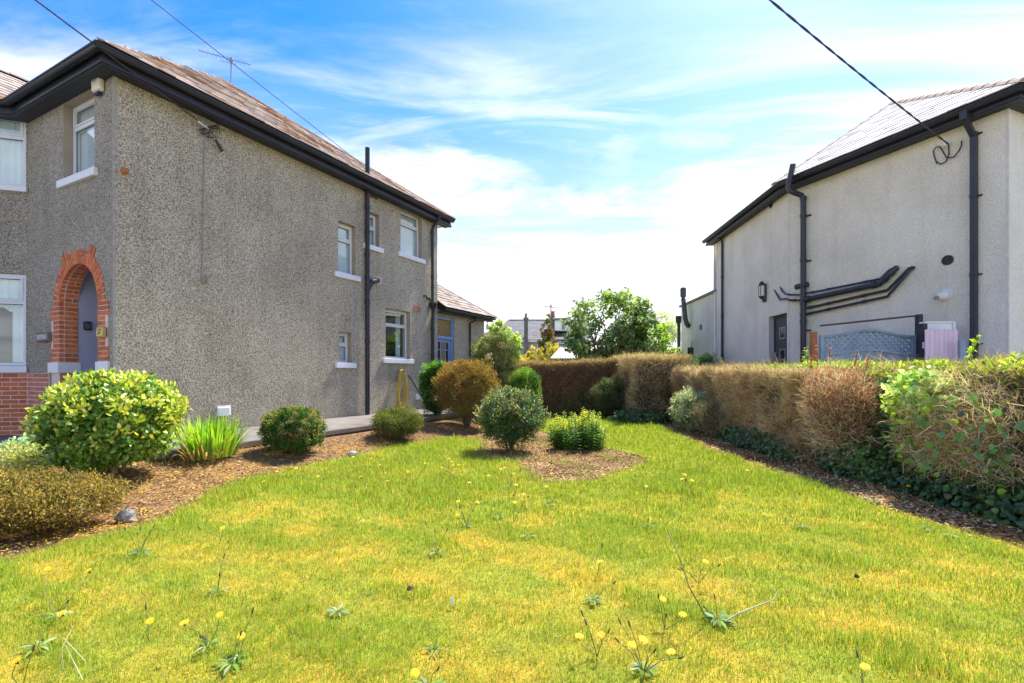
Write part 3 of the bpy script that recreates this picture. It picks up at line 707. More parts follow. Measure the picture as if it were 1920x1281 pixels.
def louvre(fr, px0, px1, py0, py1, n=8, house=None):
    a, b, c, d = hole2(fr, px0, px1, (px0+px1)/2, py0, py1); o = part('louvre_vent', MB().box(fr, a, b, -.01, .014, c, d), WHITE, house or LH, bevel=.003)
    g = MB(); st = (d-c-.03)/n
    for k in range(n): g.hexa([fr.P(a+.015, .0145, c+.015+st*k), fr.P(b-.015, .0145, c+.015+st*k), fr.P(b-.015, .026, c+.015+st*k), fr.P(a+.015, .026, c+.015+st*k),
                               fr.P(a+.015, .0145, c+.015+st*(k+.75)), fr.P(b-.015, .0145, c+.015+st*(k+.75)), fr.P(b-.015, .016, c+.015+st*(k+.75)), fr.P(a+.015, .016, c+.015+st*(k+.75))])
    part('louvre', g, WHITE, o)
louvre(FS, 406.5, 432, 761, 780); louvre(FS, 779, 792, 738, 749, 6); louvre(FF, 80, 68.5, 765, 779)
part('pipe_stub', MB().lathe(FS.W(233, 321, 0), [(.05, -.01), (.05, .02), (.035, .05), (.03, .09)], 10, FS.n), RUST, LH)
part('overflow_pipe', MB().tube([FS.W(737, 395, -.01), FS.W(739, 396, .08)], .02, 8), REVEAL, LH)
# --- single-storey rear annex (same plane, a touch set back)
FX = Frame(FS.P(LEN, -.03, 0)[:2], A1); AL = 2.72; AZ = 3.02
ua, ub = FX.hit(820, 640)[0], FX.hit(852, 640)[0]; DH = (max(.02, ua), ub, ZP, FX.hit(836, 595)[1])
aw = MB(); wallgrid(aw, FX, 0, AL, .1, AZ+.1, [DH], .25); wallgrid(aw, Frame(FX.P(AL, 0, 0)[:2], A1-R(90)), 0, 5, .1, AZ+.1, [], .25); AN = part('annex_wall', aw, PEB, LH)
rv = MB(); revealgrid(rv, FX, [DH], .25); part('reveal', rv, REVEAL, LH)
a, b, c, d = DH; df = MB(); fr = FX; ft = .07; zt_ = c+(d-c)*.77
df.box(fr, a+.003, a+ft, -.16, -.04, c, d-.003); df.box(fr, b-ft, b-.003, -.16, -.04, c, d-.003); df.box(fr, a+ft, b-ft, -.16, -.04, d-ft, d-.003); df.box(fr, a+ft, b-ft, -.16, -.04, zt_-.04, zt_+.04)
BD_ = part('back_door', df, BLUEP, LH, label='pale blue glazed back door with fanlight')
part('fanlight', MB().box(fr, a+ft, b-ft, -.12, -.11, zt_+.04, d-ft), AMBER, BD_)
lf = MB(); x0, x1, z0_, z1_ = a+ft+.005, b-ft-.005, c+.02, zt_-.045; st = .09
lf.box(fr, x0, x0+st, -.15, -.10, z0_, z1_); lf.box(fr, x1-st, x1, -.15, -.10, z0_, z1_); lf.box(fr, x0+st, x1-st, -.15, -.10, z1_-st, z1_); lf.box(fr, x0+st, x1-st, -.15, -.10, z0_, z0_+.75)
gx0, gx1, gz0, gz1 = x0+st, x1-st, z0_+.75, z1_-st; gw = (gx1-gx0)
for fx in (.26, .74): lf.box(fr, gx0+gw*fx-.014, gx0+gw*fx+.014, -.147, -.104, gz0, gz1)
for fz in (.16, .80): lf.box(fr, gx0, gx1, -.146, -.105, gz0+(gz1-gz0)*fz-.014, gz0+(gz1-gz0)*fz+.014)
part('door_leaf', lf, BLUEP, BD_)
xs = [0, .26, .74, 1]; zs_ = [0, .16, .80, 1]
for i in range(3):
    for j in range(3): part('pane', MB().box(fr, gx0+gw*xs[i], gx0+gw*xs[i+1], -.13, -.124, gz0+(gz1-gz0)*zs_[j], gz0+(gz1-gz0)*zs_[j+1]), AMBER if i == 1 else GLASSD, BD_)
part('lobby', MB().box(fr, a, b, -.6, -.27, c, d), ROOM, BD_)
oA = .3; a0 = FX.P(0.02, oA, AZ+.13); a1 = FX.P(AL+oA, oA, AZ+.13); a2 = FX.P(0.02, oA-AL-oA, AZ+.13+PT*(AL+oA)); a3 = FX.P(AL+oA, -5, AZ+.13)
ar = MB().add([a0, a1, a2], [(0, 1, 2)]); ar.add([a1, a3, FX.P(.02, -5, AZ+.13+PT*(AL+oA)), a2], [(0, 1, 2, 3)]); ARo = part('annex_roof', ar, UNDER, LH)
slates(ARo, [a0, a1, a2], SLATEA, .27, .21, nsep=150, seed=5); hiptiles(ARo, a1, a2, HIPT, rad=.08)
def eaves_simple(house, fr, u0, u1, o, zs, zg):
    part('soffit', MB().box(fr, u0, u1, 0, o, zs, zs+.02), SOFFIT, house)
    part('fascia', MB().box(fr, u0, u1, o+.001, o+.03, zs-.015, zs+.13), BLACK, house)
    g = MB(); pr = [(o+.04+.055+.055*math.cos(math.pi+math.pi*k/8), zg+.055*math.sin(math.pi+math.pi*k/8)) for k in range(9)]+[(o+.145, zg+.012)]
    pr += [(o+.04+.055+.048*math.cos(-math.pi*k/8), zg+.006+.048*math.sin(-math.pi*k/8)) for k in range(9)]
    n = len(pr); vs = [fr.P(uu, a_, b_) for uu in (u0, u1) for a_, b_ in pr]
    g.add(vs, [(k, (k+1) % n, n+(k+1) % n, n+k) for k in range(n)]+[tuple(range(n)), tuple(range(2*n-1, n-1, -1))]); part('gutter', g, BLACK, house, smooth=True)
eaves_simple(LH, FX, .02, AL+oA, .15, AZ, AZ+.1)
ud2 = FX.hit(881, 640, .06)[0]; d2 = MB().tube([FX.P(ud2+.12, .22, AZ+.04), FX.P(ud2+.1, .2, AZ-.06), FX.P(ud2, .07, AZ-.16), FX.P(ud2, .06, .3)], .036, 10); part('downpipe', d2, BLACK, LH, smooth=True)
wb = MB(); pb = at(914, 603, 17.0); wb.tube([pb, pb-Vector((0, 0, .08))], .02, 8); wb.lathe(pb-Vector((0, 0, .3)), [(.01, 0), (.05, .03), (.055, .12), (.04, .2), (.02, .22)], 12)
part('eave_lamp', wb, UPVC, LH)

def spot(px, py, dy=0.):          # base point seen at this pixel, pushed dy further along its line of sight
    p = gsol(px, py); return Vector((p.x*(p.y+dy)/p.y, p.y+dy, 0))
def gsol(px, py):
    z = 0.
    for _ in range(12): p = gnd(px, py, z); z = hz(p.x, p.y)
    return p

# ================================================================== RIGHT HOUSE
P1 = (6.325, 11.05)
FA = Frame(P1, R(2.5)); FA.n = -FA.n                        # rear part of the side wall, u runs away
FB = Frame(P1, 0); FB.u = Vector((.378, -.926, 0)).normalized(); FB.n = Vector((-FB.u.y, FB.u.x, 0)); FB.n = FB.n if FB.n.x < 0 else -FB.n
LA, LB = 4.33, 3.79; RS, RG = 5.39, 5.55
RH = thing('roughcast_house', (P1[0], P1[1], 0), 'pale grey roughcast house with black drainpipes and a light slate roof', 'house')
FN = Frame(FB.P(LB, 0, 0)[:2], 0); FN.u = -FB.n; FN.n = FB.u         # street front
ua, ub = FA.hit(1441.5, 600)[0], FA.hit(1475.5, 600)[0]
DHr = (min(ua, ub), max(ua, ub), .1, FA.hit(1460, 590)[1])
ra = MB(); wallgrid(ra, FA, 0, LA, 0, RS+.06, [DHr], .25); part('rear_side_wall', ra, DASH, RH)
for nm_, fr_, l_ in (('side_wall', FB, LB), ('front_wall', FN, 7), ('rear_wall', Frame(FA.P(LA, 0, 0)[:2], R(92.5)), 6)): rb = MB(); wallgrid(rb, fr_, 0, l_, 0, RS+.06, [], .25); part(nm_, rb, DASH, RH)
rv = MB(); revealgrid(rv, FA, [DHr], .25); part('reveal', rv, M('pale_reveal', (.5, .48, .44), .85, .08, 6), RH)
BEADM = M('pale_corner_render', (.62, .59, .53), .9, .1, 9, .4, 60)
part('corner_bead', MB().hexa([FB.P(-.0, .008, 0), FB.P(.045, .006, 0), FB.P(.045, -.02, 0), FA.P(.06, -.02, 0), FB.P(0, .008, RS), FB.P(.045, .006, RS), FB.P(.045, -.02, RS), FA.P(.06, -.02, RS)]), BEADM, RH)
part('corner_bead', MB().box(FB, LB-.03, LB+.006, -.02, .006, 0, RS), BEADM, RH)
# door with two small lights
GDOOR = M('anthracite_door', (.05, .058, .072), .4, .08, 3)
a, b, c, d = DHr; dm_ = MB(); dm_.box(FA, a+.003, a+.06, -.2, -.12, c, d-.003); dm_.box(FA, b-.06, b-.003, -.2, -.12, c, d-.003); dm_.box(FA, a+.06, b-.06, -.2, -.12, d-.06, d-.003)
RD_ = part('side_door', dm_, GDOOR, RH)
lf = MB(); lf.box(FA, a+.065, b-.065, -.18, -.135, c, d-.065)
nb_ = 5; wb_ = (b-a-.15)/nb_
part('door_leaf', lf, GDOOR, RD_)
for k in range(nb_): part('door_plank', MB().box(FA, a+.075+wb_*k+.004, a+.075+wb_*(k+1)-.004, -.1345, -.128, c+.05, d-.35), GDOOR, RD_)
um = (a+b)/2
for py in (624, 665):
    zc_ = FA.hit(1462, py)[1]; fr_ = MB()
    for q in ((-.14, -.11, -.14, .14), (.11, .14, -.14, .14), (-.11, .11, -.14, -.11), (-.11, .11, .11, .14)): fr_.box(FA, um+q[0], um+q[1], -.128, -.11, zc_+q[2], zc_+q[3])
    part('light_frame', fr_, GALV, RD_); part('pane', MB().box(FA, um-.11, um+.11, -.126, -.12, zc_-.11, zc_+.11), M('dark_glazing', (.03, .035, .04), .08, 0), RD_)
zc_ = FA.hit(1452, 670)[1]; part('handle', MB().tube([FA.P(b-.12, -.13, zc_+.12), FA.P(b-.12, -.09, zc_+.12), FA.P(b-.12, -.09, zc_-.12), FA.P(b-.12, -.13, zc_-.12)], .014, 8), GALV, RD_)
part('hall', MB().box(FA, a, b, -.5, -.26, c, d), ROOM, RD_)
# roof
OR = .34; oo = OR
wallp = [FA.P(LA+.3, 0, 0), Vector((P1[0], P1[1], 0)), FB.P(LB, 0, 0), FN.P(7, 0, 0)]
# outward is to the left when travelling A -> B -> front, so run it the other way
wr = wallp[::-1]
assert True
def side_ok(pts):
    d = (pts[1]-pts[0]).normalized(); return Vector((d.y, -d.x, 0)).dot(FN.n) > 0
if not side_ok(wr): wr = wallp
eaves(RH, wr, OR-.12, RS, RG-.02, fasz=.16)
oc = offs(wr, OR)
oc = oc if wr is wallp else oc[::-1]          # oc: A far, bend, front corner, front far
rz = lambda p, z: Vector((p.x, p.y, z))
bend, fcor, afar, nfar = rz(oc[1], RG), rz(oc[2], RG), rz(oc[0], RG), rz(oc[3], RG)
apex = at(1672, 196, 11.62); apx2 = rz(apex+Vector((.926, .378, 0))*4, apex.z); apb = rz(apex+FA.u*2.2+Vector((.6, 0, 0)), apex.z)
rr_ = MB().add([bend, fcor, apex], [(0, 1, 2)]); rr_.add([afar, bend, apex, apb], [(0, 1, 2, 3)]); rr_.add([fcor, nfar, apx2, apex], [(0, 1, 2, 3)])
RR = part('roof', rr_, UNDER, RH)
slates(RR, [bend, fcor, apex], SLATEG, .27, .2, .02, nsep=300, seed=6, lift=.024)
hiptiles(RR, bend, apex, HIPT, rad=.085); hiptiles(RR, fcor, apex, M('brown_hip_tile', (.34, .25, .17), .85, .2, 6, .4, 50), rad=.1)
hiptiles(RR, apex, apx2, HIPT, name='ridge_tile', rad=.1)
# soil stack with its swan neck and the waste pipes
st = MB(); ub_ = FB.hit(1506, 500, .1)[0]
zn = FB.hit(1504, 365, .1)[1]
top = FB.W(1487, 308, .42)
st.tube([FB.P(ub_, .1, .1), FB.P(ub_, .1, zn-.12), FB.P(ub_-.01, .13, zn-.03), FB.P(ub_-.05, .3, zn+.02), FB.P(ub_-.08, .41, zn+.06), FB.P(ub_-.1, .43, zn+.16), Vector((top.x, top.y, top.z))], .058, 16)
for py in (372, 405, 488, 570, 590, 604): z_ = FB.hit(1506, py, .1)[1]; st.tube([FB.P(ub_, .1, z_-.035), FB.P(ub_, .1, z_+.035)], .069, 16)
for py in (405, 490, 620): z_ = FB.hit(1506, py, .1)[1]; st.box(FB, ub_+.02, ub_+.12, 0, .03, z_-.015, z_+.015)
RSK = part('soil_stack', st, BLACKG, RH, smooth=True)
def run(pts, r, n=.09, name='waste_pipe', collars=(), parent=RSK, fr=FB, mat=BLACKG):
    q = MB(); W = [fr.W(px, py, nn) for px, py, nn in pts]; q.tube(W, r, 12)
    for i, f in collars: p = W[i].lerp(W[i+1], f); dd = (W[i+1]-W[i]).normalized(); q.tube([p-dd*.035, p+dd*.035], r*1.28, 12)
    return part(name, q, mat, parent, smooth=True)
run([(1506, 563, .1), (1650, 532, .09), (1668, 513, .09), (1679, 504, .05), (1681, 503, -.02)], .055, collars=((0, .08), (0, .93), (1, .5), (2, .2)))
run([(1506, 551, .1), (1535, 546, .06), (1650, 523, .05), (1666, 508, .05), (1672, 504, -.02)], .02, collars=((0, .6), (1, .18), (1, .8)))
run([(1506, 579, .1), (1530, 574, .06), (1664, 544, .06), (1705, 503, .06), (1712, 501, -.02)], .026, collars=((0, .6), (1, .2), (1, .7)))
run([(1506, 590, .1), (1530, 585, .06), (1664, 556, .06), (1706, 507, .06), (1716, 501, -.02)], .026, collars=((0, .6), (1, .2), (1, .7)))
run([(1500, 553, .1), (1479, 552.5, .05)], .02); run([(1479, 552.5, .05), (1472, 551, .06), (1467, 547, .05), (1463, 538, -.02)], .02, fr=FA)
run([(1500, 563, .1), (1481, 563, .05)], .024, collars=((0, .5),)); run([(1481, 563, .05), (1474, 560, .06), (1462, 562, .06), (1452, 543, -.02)], .022, fr=FA)
bs = MB(); bs.tube([FB.P(ub_-.17, .1, FB.hit(1506, 536, .1)[1]), FB.P(ub_+.1, .1, FB.hit(1506, 535, .1)[1])], .06, 12); part('access_cap', bs, BLACKG, RSK, smooth=True)
# square downpipe near the front corner
ud_ = FB.hit(1826, 450, .06)[0]; sd_ = MB()
sd_.hexa([FB.P(ud_-.065, OR-.14, RG-.2), FB.P(ud_+.035, OR-.14, RG-.2), FB.P(ud_+.035, OR+.0, RG-.2), FB.P(ud_-.065, OR+.0, RG-.2), FB.P(ud_-.065, OR-.14, RG-.03), FB.P(ud_+.035, OR-.14, RG-.03), FB.P(ud_+.035, OR+.0, RG-.03), FB.P(ud_-.065, OR+.0, RG-.03)])
sd_.hexa([FB.P(ud_-.04, .02, RG-.44), FB.P(ud_+.04, .02, RG-.44), FB.P(ud_+.04, .1, RG-.44), FB.P(ud_-.04, .1, RG-.44), FB.P(ud_-.055, OR-.13, RG-.2), FB.P(ud_+.025, OR-.13, RG-.2), FB.P(ud_+.025, OR-.03, RG-.2), FB.P(ud_-.055, OR-.03, RG-.2)])
sd_.box(FB, ud_-.04, ud_+.04, .02, .1, .05, RG-.44)
for py in (252, 368, 515, 645): z_ = FB.hit(1826, py, .06)[1]; sd_.box(FB, ud_-.045, ud_+.045, .015, .105, z_-.03, z_+.03); sd_.box(FB, ud_+.045, ud_+.09, 0, .03, z_-.012, z_+.012)
part('square_downpipe', sd_, BLACKG, RH, bevel=.004)
uda = FA.hit(1354, 550, .05)[0]; da = MB(); da.tube([FA.P(uda+.1, .22, RG-.06), FA.P(uda+.1, .2, RG-.13), FA.P(uda, .07, RG-.2), FA.P(uda, .05, RG-.3), FA.P(uda, .05, .1)], .036, 10)
for zz in (4.2, 3, 1.8): da.tube([FA.P(uda, .05, zz-.03), FA.P(uda, .05, zz+.03)], .046, 10)
part('downpipe', da, BLACKG, RH, smooth=True)
# round vents
for fr, px, py, r_ in ((FB, 1777.5, 488, .085), (FA, 1446.5, 385, .075)):
    p = fr.W(px, py, -.004); q = MB().lathe(p, [(r_, 0), (r_, .02), (r_*.8, .024), (r_*.8, .01), (r_*.55, .01), (r_*.55, .018), (r_*.3, .018), (r_*.3, .01)], 24, fr.n)
    part('round_vent', q, BLACKG, RH, smooth=True)
# annex behind, in line with the rear side wall
LAX = 3.7; AXZ = 3.86; XA = Frame(FA.P(LA+.02, -.02, 0)[:2], R(2.5)); XA.n = -XA.n
xm = MB(); wallgrid(xm, XA, 0, LAX, 0, AXZ, [], .25); xm.quad(XA.P(LAX, 0, 0), XA.P(LAX, -4, 0), XA.P(LAX, -4, AXZ-.3), XA.P(LAX, 0, AXZ)); part('annex_wall', xm, DASH, RH)
part('annex_coping', MB().box(XA, 0, LAX+.12, -4, .07, AXZ+.002, AXZ+.07), M('flat_roof_edge', (.2, .19, .18), .8), RH)
part('annex_pipe', MB().tube([XA.P(.06, .04, 0), XA.P(.06, .04, AXZ)], .03, 8), WHITE, RH)
fl = MB(); f0 = XA.W(1291, 612, .0); f1 = XA.W(1288, 608, .14); f2 = XA.W(1285, 598, .2); f3 = XA.W(1281, 560, .22)
fl.tube([f0, f1, f2, f3], .085, 12); fl.lathe(f3-Vector((0, 0, .05)), [(.06, 0), (.06, .1), (.1, .1), (.11, .16), (.11, .42), (.08, .46)], 12); part('flue', fl, M('flue_black', (.07, .07, .08), .5), RH, smooth=True)
u3 = XA.hit(1273, 640, .06)[0]; fd = MB().tube([XA.P(u3, .06, 0), XA.P(u3, .06, XA.hit(1273, 606, .06)[1])], .07, 10); zt3 = XA.hit(1273, 606, .06)[1]
fd.lathe(XA.P(u3, .07, zt3), [(.07, -.05), (.12, .06), (.13, .28), (.1, .28)], 10); part('rainwater_hopper', fd, BLACKG, RH, smooth=True)
part('wall_vent', MB().box(XA, XA.hit(1314, 613)[0]-.09, XA.hit(1314, 613)[0]+.09, -.01, .03, XA.hit(1314, 618)[1], XA.hit(1314, 609)[1]), BLACKG, RH)
# things fixed on or leaning against the wall
p = FA.W(1436, 545, .0); ln = thing('wall_lantern', p, 'black wall lantern beside the grey door of the roughcast house', 'lantern')
z_ = p.z; u_ = FA.hit(1436, 545)[0]
q = MB(); q.box(FA, u_-.035, u_+.035, 0, .02, z_-.2, z_+.16); q.lathe(FA.P(u_, .1, z_-.17), [(.02, -.05), (.07, 0), (.075, .03)], 8); q.lathe(FA.P(u_, .1, z_+.12), [(.085, 0), (.08, .03), (.045, .09), (.01, .12)], 8)
for k in range(4):
    a_ = math.pi/4+k*math.pi/2; q.tube([FA.P(u_+.07*math.cos(a_), .1+.07*math.sin(a_), z_-.15), FA.P(u_+.08*math.cos(a_), .1+.08*math.sin(a_), z_+.13)], .008, 6)
part('lantern_body', q, BLACKG, ln); part('glass', MB().lathe(FA.P(u_, .1, z_-.14), [(.055, 0), (.066, .26)], 8), M('frosted_lantern_glass', (.7, .68, .6), .3), ln)
p = FA.W(1436, 563, 0); sens = thing('motion_sensor', p, 'small dark motion sensor on the wall below the lantern', 'sensor'); u_, z_ = FA.hit(1436, 563)
q = MB().box(FA, u_-.03, u_+.03, 0, .05, z_-.04, z_+.03); part('bracket', q, BLACKG, sens); part('sensor_head', MB().lathe(FA.P(u_, .05, z_-.02), [(.03, -.03), (.045, .02), (.04, .06)], 10), BLACKG, sens)
p = FB.W(1774, 553, 0); fl_ = thing('bulkhead_light', p, 'round white plastic light on the grey wall near the square downpipe', 'light')
part('base_plate', MB().lathe(p, [(.10, 0), (.105, .02), (.09, .05)], 20, FB.n), UPVC, fl_, smooth=True); ax = (FB.n*.8-FB.u*.45-Vector((0, 0, .35))).normalized()
part('shade', MB().lathe(p+FB.n*.04, [(.085, 0), (.08, .07), (.05, .11), (.02, .12)], 18, ax), M('cream_dome', (.74, .72, .66), .4), fl_, smooth=True); part('bulb', MB().lathe(p+FB.n*.04+ax*.11, [(.03, 0), (.035, .05), (.015, .075)], 10, ax), M('brass_bulb', (.3, .24, .17), .4), fl_)
# --- garden fence between hedge and wall
YF = 8.15; BLUEG = M('blue_grey_fence_paint', (.23, .30, .35), .75, .15, 6, .4, 60, rand=.08)
f0 = at(1537, 690, YF); f1 = at(1716, 690, YF); zb_ = .45; FP = Frame((f0.x, f0.y), 0); FP.u = Vector((1, 0, 0)); FP.n = Vector((0, -1, 0)); WP = f1.x-f0.x
zs0 = at(0, 629, YF).z; zmid = at(0, 617, YF).z; zl0 = at(0, 662, YF).z; zlm = at(0, 653, YF).z
fen = thing('lattice_fence_panel', (f0.x+WP/2, YF, 0), 'blue-grey wooden fence panel with arched lattice top', 'fence panel')
def arch(t, a, b): return a+(b-a)*.5*(1-math.cos(2*math.pi*min(max(t, 0), 1)))
for x_ in (0, WP-.06): part('stile', MB().box(FP, x_, x_+.06, -.02, .025, zb_, zs0), BLUEG, fen)
def curved(a, b, th, n0, n1, name):
    q = MB(); K = 28
    for k in range(K):
        t0, t1 = k/K, (k+1)/K; x0, x1 = .06+(WP-.12)*t0, .06+(WP-.12)*t1; z0, z1 = arch(t0, a, b), arch(t1, a, b)
        q.hexa([FP.P(x0, n0, z0-th), FP.P(x1, n0, z1-th), FP.P(x1, n1, z1-th), FP.P(x0, n1, z0-th), FP.P(x0, n0, z0), FP.P(x1, n0, z1), FP.P(x1, n1, z1), FP.P(x0, n1, z0)])
    part(name, q, BLUEG, fen)
curved(zs0, zmid, .04, -.022, .03, 'top_rail'); curved(zl0, zlm, .045, -.022, .03, 'middle_rail')
sp = .105
for dirn, nn in ((1, .0), (-1, -.012)):
    x = -.7
    while x < WP+.7:
        # clip the diagonal slat between the two curved rails
        pts_ = []
        for k in range(41):
            s_ = -.05+k/40*.55; xx = x+dirn*s_; zz = zl0-.04+s_
            if .05 < xx < WP-.05 and arch((xx-.06)/(WP-.12), zl0, zlm)-.02 <= zz <= arch((xx-.06)/(WP-.12), zs0, zmid)-.015: pts_.append((xx, zz))
        if len(pts_) >= 2:
            (xa, za), (xb, zb2) = pts_[0], pts_[-1]; hw = .026
            q = MB(); v = [FP.P(xa-hw, nn-.006, za), FP.P(xa+hw, nn-.006, za), FP.P(xa+hw, nn+.006, za), FP.P(xa-hw, nn+.006, za), FP.P(xb-hw, nn-.006, zb2), FP.P(xb+hw, nn-.006, zb2), FP.P(xb+hw, nn+.006, zb2), FP.P(xb-hw, nn+.006, zb2)]
            q.hexa(v); part('lattice_slat', q, BLUEG, fen)
        x += sp
nbd = 3
for k in range(nbd):
    x0, x1 = .06+(WP-.12)*k/nbd, .06+(WP-.12)*(k+1)/nbd; q = MB(); K = 8
    for j in range(K):
        xa, xb = x0+.003+(x1-x0-.006)*j/K, x0+.003+(x1-x0-.006)*(j+1)/K; za, zb2 = arch((xa-.06)/(WP-.12), zl0, zlm)-.03, arch((xb-.06)/(WP-.12), zl0, zlm)-.03
        q.hexa([FP.P(xa, -.015, zb_), FP.P(xb, -.015, zb_), FP.P(xb, .004, zb_), FP.P(xa, .004, zb_), FP.P(xa, -.015, za), FP.P(xb, -.015, zb2), FP.P(xb, .004, zb2), FP.P(xa, .004, za)])
    part('board', q, BLUEG, fen)
for k in range(1, nbd): xk = .06+(WP-.12)*k/nbd; part('batten', MB().box(FP, xk-.02, xk+.02, .0045, .014, zb_, zl0-.06), BLUEG, fen)
part('lower_rail', MB().box(FP, .06, WP-.06, .0047, .02, zl0-.13, zl0-.07), BLUEG, fen)
WOODO = M('orange_stained_post', (.36, .14, .05), .8, .25, 6, .4, 50)
pp = at(1525, 700, YF+.03); solo('wooden_post', MB().cbox((pp.x, pp.y, 1.0), .085, .085, 2*at(0, 622, YF).z-2.0+.0), WOODO, (pp.x, pp.y, 0), 'orange-brown wooden post at the left end of the lattice fence', 'post', bevel=.006)
pk = at(1723, 700, YF-.02); zpk = at(0, 590, YF).z; DKP = M('dark_stained_post', (.035, .035, .042), .7, .2, 5)
solo('dark_post', MB().cbox((pk.x, pk.y, zpk/2), .075, .085, zpk), DKP, (pk.x, pk.y, 0), 'tall dark post at the right end of the lattice fence', 'post', bevel=.005)
ra_ = at(1538, 611, YF); rb2 = at(1720, 592, YF); solo('rail', MB().tube([ra_, rb2], .016, 8), M('rusty_bar', (.09, .055, .045), .7, .2, 8), ra_, 'thin sloping metal bar above the lattice fence panel', 'bar')
gp_ = at(1731, 700, 7.9); zg2 = at(0, 607, 7.9).z
gate = thing('dark_gate', (gp_.x, gp_.y, 0), 'narrow dark gate post with a black ring latch beside the pink boards', 'gate')
part('gate_post', MB().cbox((gp_.x, gp_.y, zg2/2), .08, .08, zg2), DKP, gate, bevel=.005); lk_ = at(1739, 664, 7.83)
part('latch', MB().tube([lk_+Vector((.0+.035*math.cos(a_), 0, .06*math.sin(a_))) for a_ in [k*math.pi/6-math.pi/2 for k in range(13)]], .009, 6), BLACKG, gate); part('latch_plate', MB().cbox((lk_.x-.04, lk_.y+.02, lk_.z+.03), .05, .04, .16), BLACKG, gate)
# pink board fence with scalloped heads
YP = 7.75; PINK = M('pink_fence_paint', (.74, .54, .59), .75, .06, 6, .2, 60, rand=.04); x0 = at(1735, 0, YP).x; x1 = at(1796, 0, YP).x; zt4 = at(0, 618, YP).z
pf = thing('pink_board_fence', ((x0+x1)/2, YP, 0), 'pale pink picket boards with scalloped tops beside the downpipe', 'fence'); nb2 = 7; bw_ = (x1-x0)/nb2
for k in range(nb2):
    xa = x0+bw_*k+.002; xb = x0+bw_*(k+1)-.002; pl = [(xa, YP, .3), (xb, YP, .3), (xb, YP, zt4-.02)]+[((xa+xb)/2+(xb-xa)/2*math.cos(math.pi*j/6), YP, zt4-.02+.025*math.sin(math.pi*j/6)) for j in range(1, 6)]+[(xa, YP, zt4-.02)]
    part('board', MB().poly(pl, (0, .018, 0)), PINK, pf)
part('back_rail', MB().box(WF, x0, x1, YP+.02, YP+.06, zt4-.3, zt4-.2), PINK, pf)
YW = 7.98; wx0, wx1 = at(1733, 0, YW).x, at(1790, 0, YW).x; wz0, wz1 = at(0, 606, YW).z-.02, at(0, 603, YW).z
wc = thing('white_cabinet', ((wx0+wx1)/2, YW, .2), 'white framed cabinet top showing above the pink boards', 'cabinet')
part('panel', MB().box(WF, wx0+.03, wx1-.04, YW, YW+.1, .3, wz1-.03), WHITE, wc); q = MB(); q.box(WF, wx0, wx0+.028, YW-.02, YW+.1, .3, wz1); q.box(WF, wx1-.038, wx1, YW-.02, YW+.1, .3, wz1); q.box(WF, wx0+.028, wx1-.038, YW-.02, YW+.1, wz1-.028, wz1); part('frame', q, UPVC, wc)
gp3 = at(1803, 700, 7.6); zg3 = at(0, 638, 7.6).z; solo('fence_post', MB().cbox((gp3.x, gp3.y, zg3/2), .09, .05, zg3), BLUEG, (gp3.x, gp3.y, 0), 'short blue-grey post to the right of the pink boards', 'post', bevel=.005)
# spade or broom leaning at the annex
bl = XA.W(1295, 670, .25); bt = XA.W(1298, 641, .05); brm_ = thing('garden_spade', bl, 'wooden-handled spade leaning on the wall of the far annex', 'spade')
part('handle', MB().tube([bl+Vector((0, 0, .25)), bt], .018, 8), M('ash_handle', (.3, .2, .12), .7), brm_); part('blade', MB().poly([bl+Vector((-.11, 0, .35)), bl+Vector((.11, 0, .35)), bl+Vector((.1, 0, 0)), bl+Vector((0, 0, -.06)), bl+Vector((-.1, 0, 0))], (0, .015, 0)), BLACKG, brm_)

# ================================================================== BEYOND THE BACK HEDGE
# garden shed with corrugated roof
YS = 19.5; s0 = at(1031, 674, YS); s1 = at(1190, 674, YS); st0 = at(1050, 654, YS+1.6); st1 = at(1178, 654, YS+1.6)
SH = thing('garden_shed', ((s0.x+s1.x)/2, YS, 0), 'low red-brown garden shed with a corrugated roof behind the back hedge', 'shed')
RB = M('red_brown_boards', (.20, .07, .05), .8, .2, 4, .3, 40, rand=.1)
zr = s0.z; nbb = 6; bh_ = zr/nbb
for k in range(nbb): part('board', MB().box(WF, s0.x+.12, s1.x-.12, YS+.13-.006*(k % 2), YS+.16, bh_*k+.006, bh_*(k+1)-.006), RB, SH)
part('shed_body', MB().box(WF, s0.x+.14, s1.x-.14, YS+.16, YS+1.9, 0, zr), RB, SH)
q = MB(); nc = 34; vs = []
for i in range(nc*4+1):
    f = i/(nc*4); wv = .022*math.sin(2*math.pi*i/4); a_ = s0.lerp(s1, f)+Vector((0, -.05, .05+wv)); b_ = st0.lerp(st1, f)+Vector((0, 0, .05+wv)); vs += [a_, b_, a_-Vector((0, 0, .012)), b_-Vector((0, 0, .012))]
fs = []
for i in range(nc*4): k = 4*i; fs += [(k, k+4, k+5, k+1), (k+2, k+3, k+7, k+6), (k, k+2, k+6, k+4)]
q.add(vs, fs); part('corrugated_roof', q, M('corrugated_sheet', (.52, .46, .42), .6, .15, 2), SH, smooth=True)
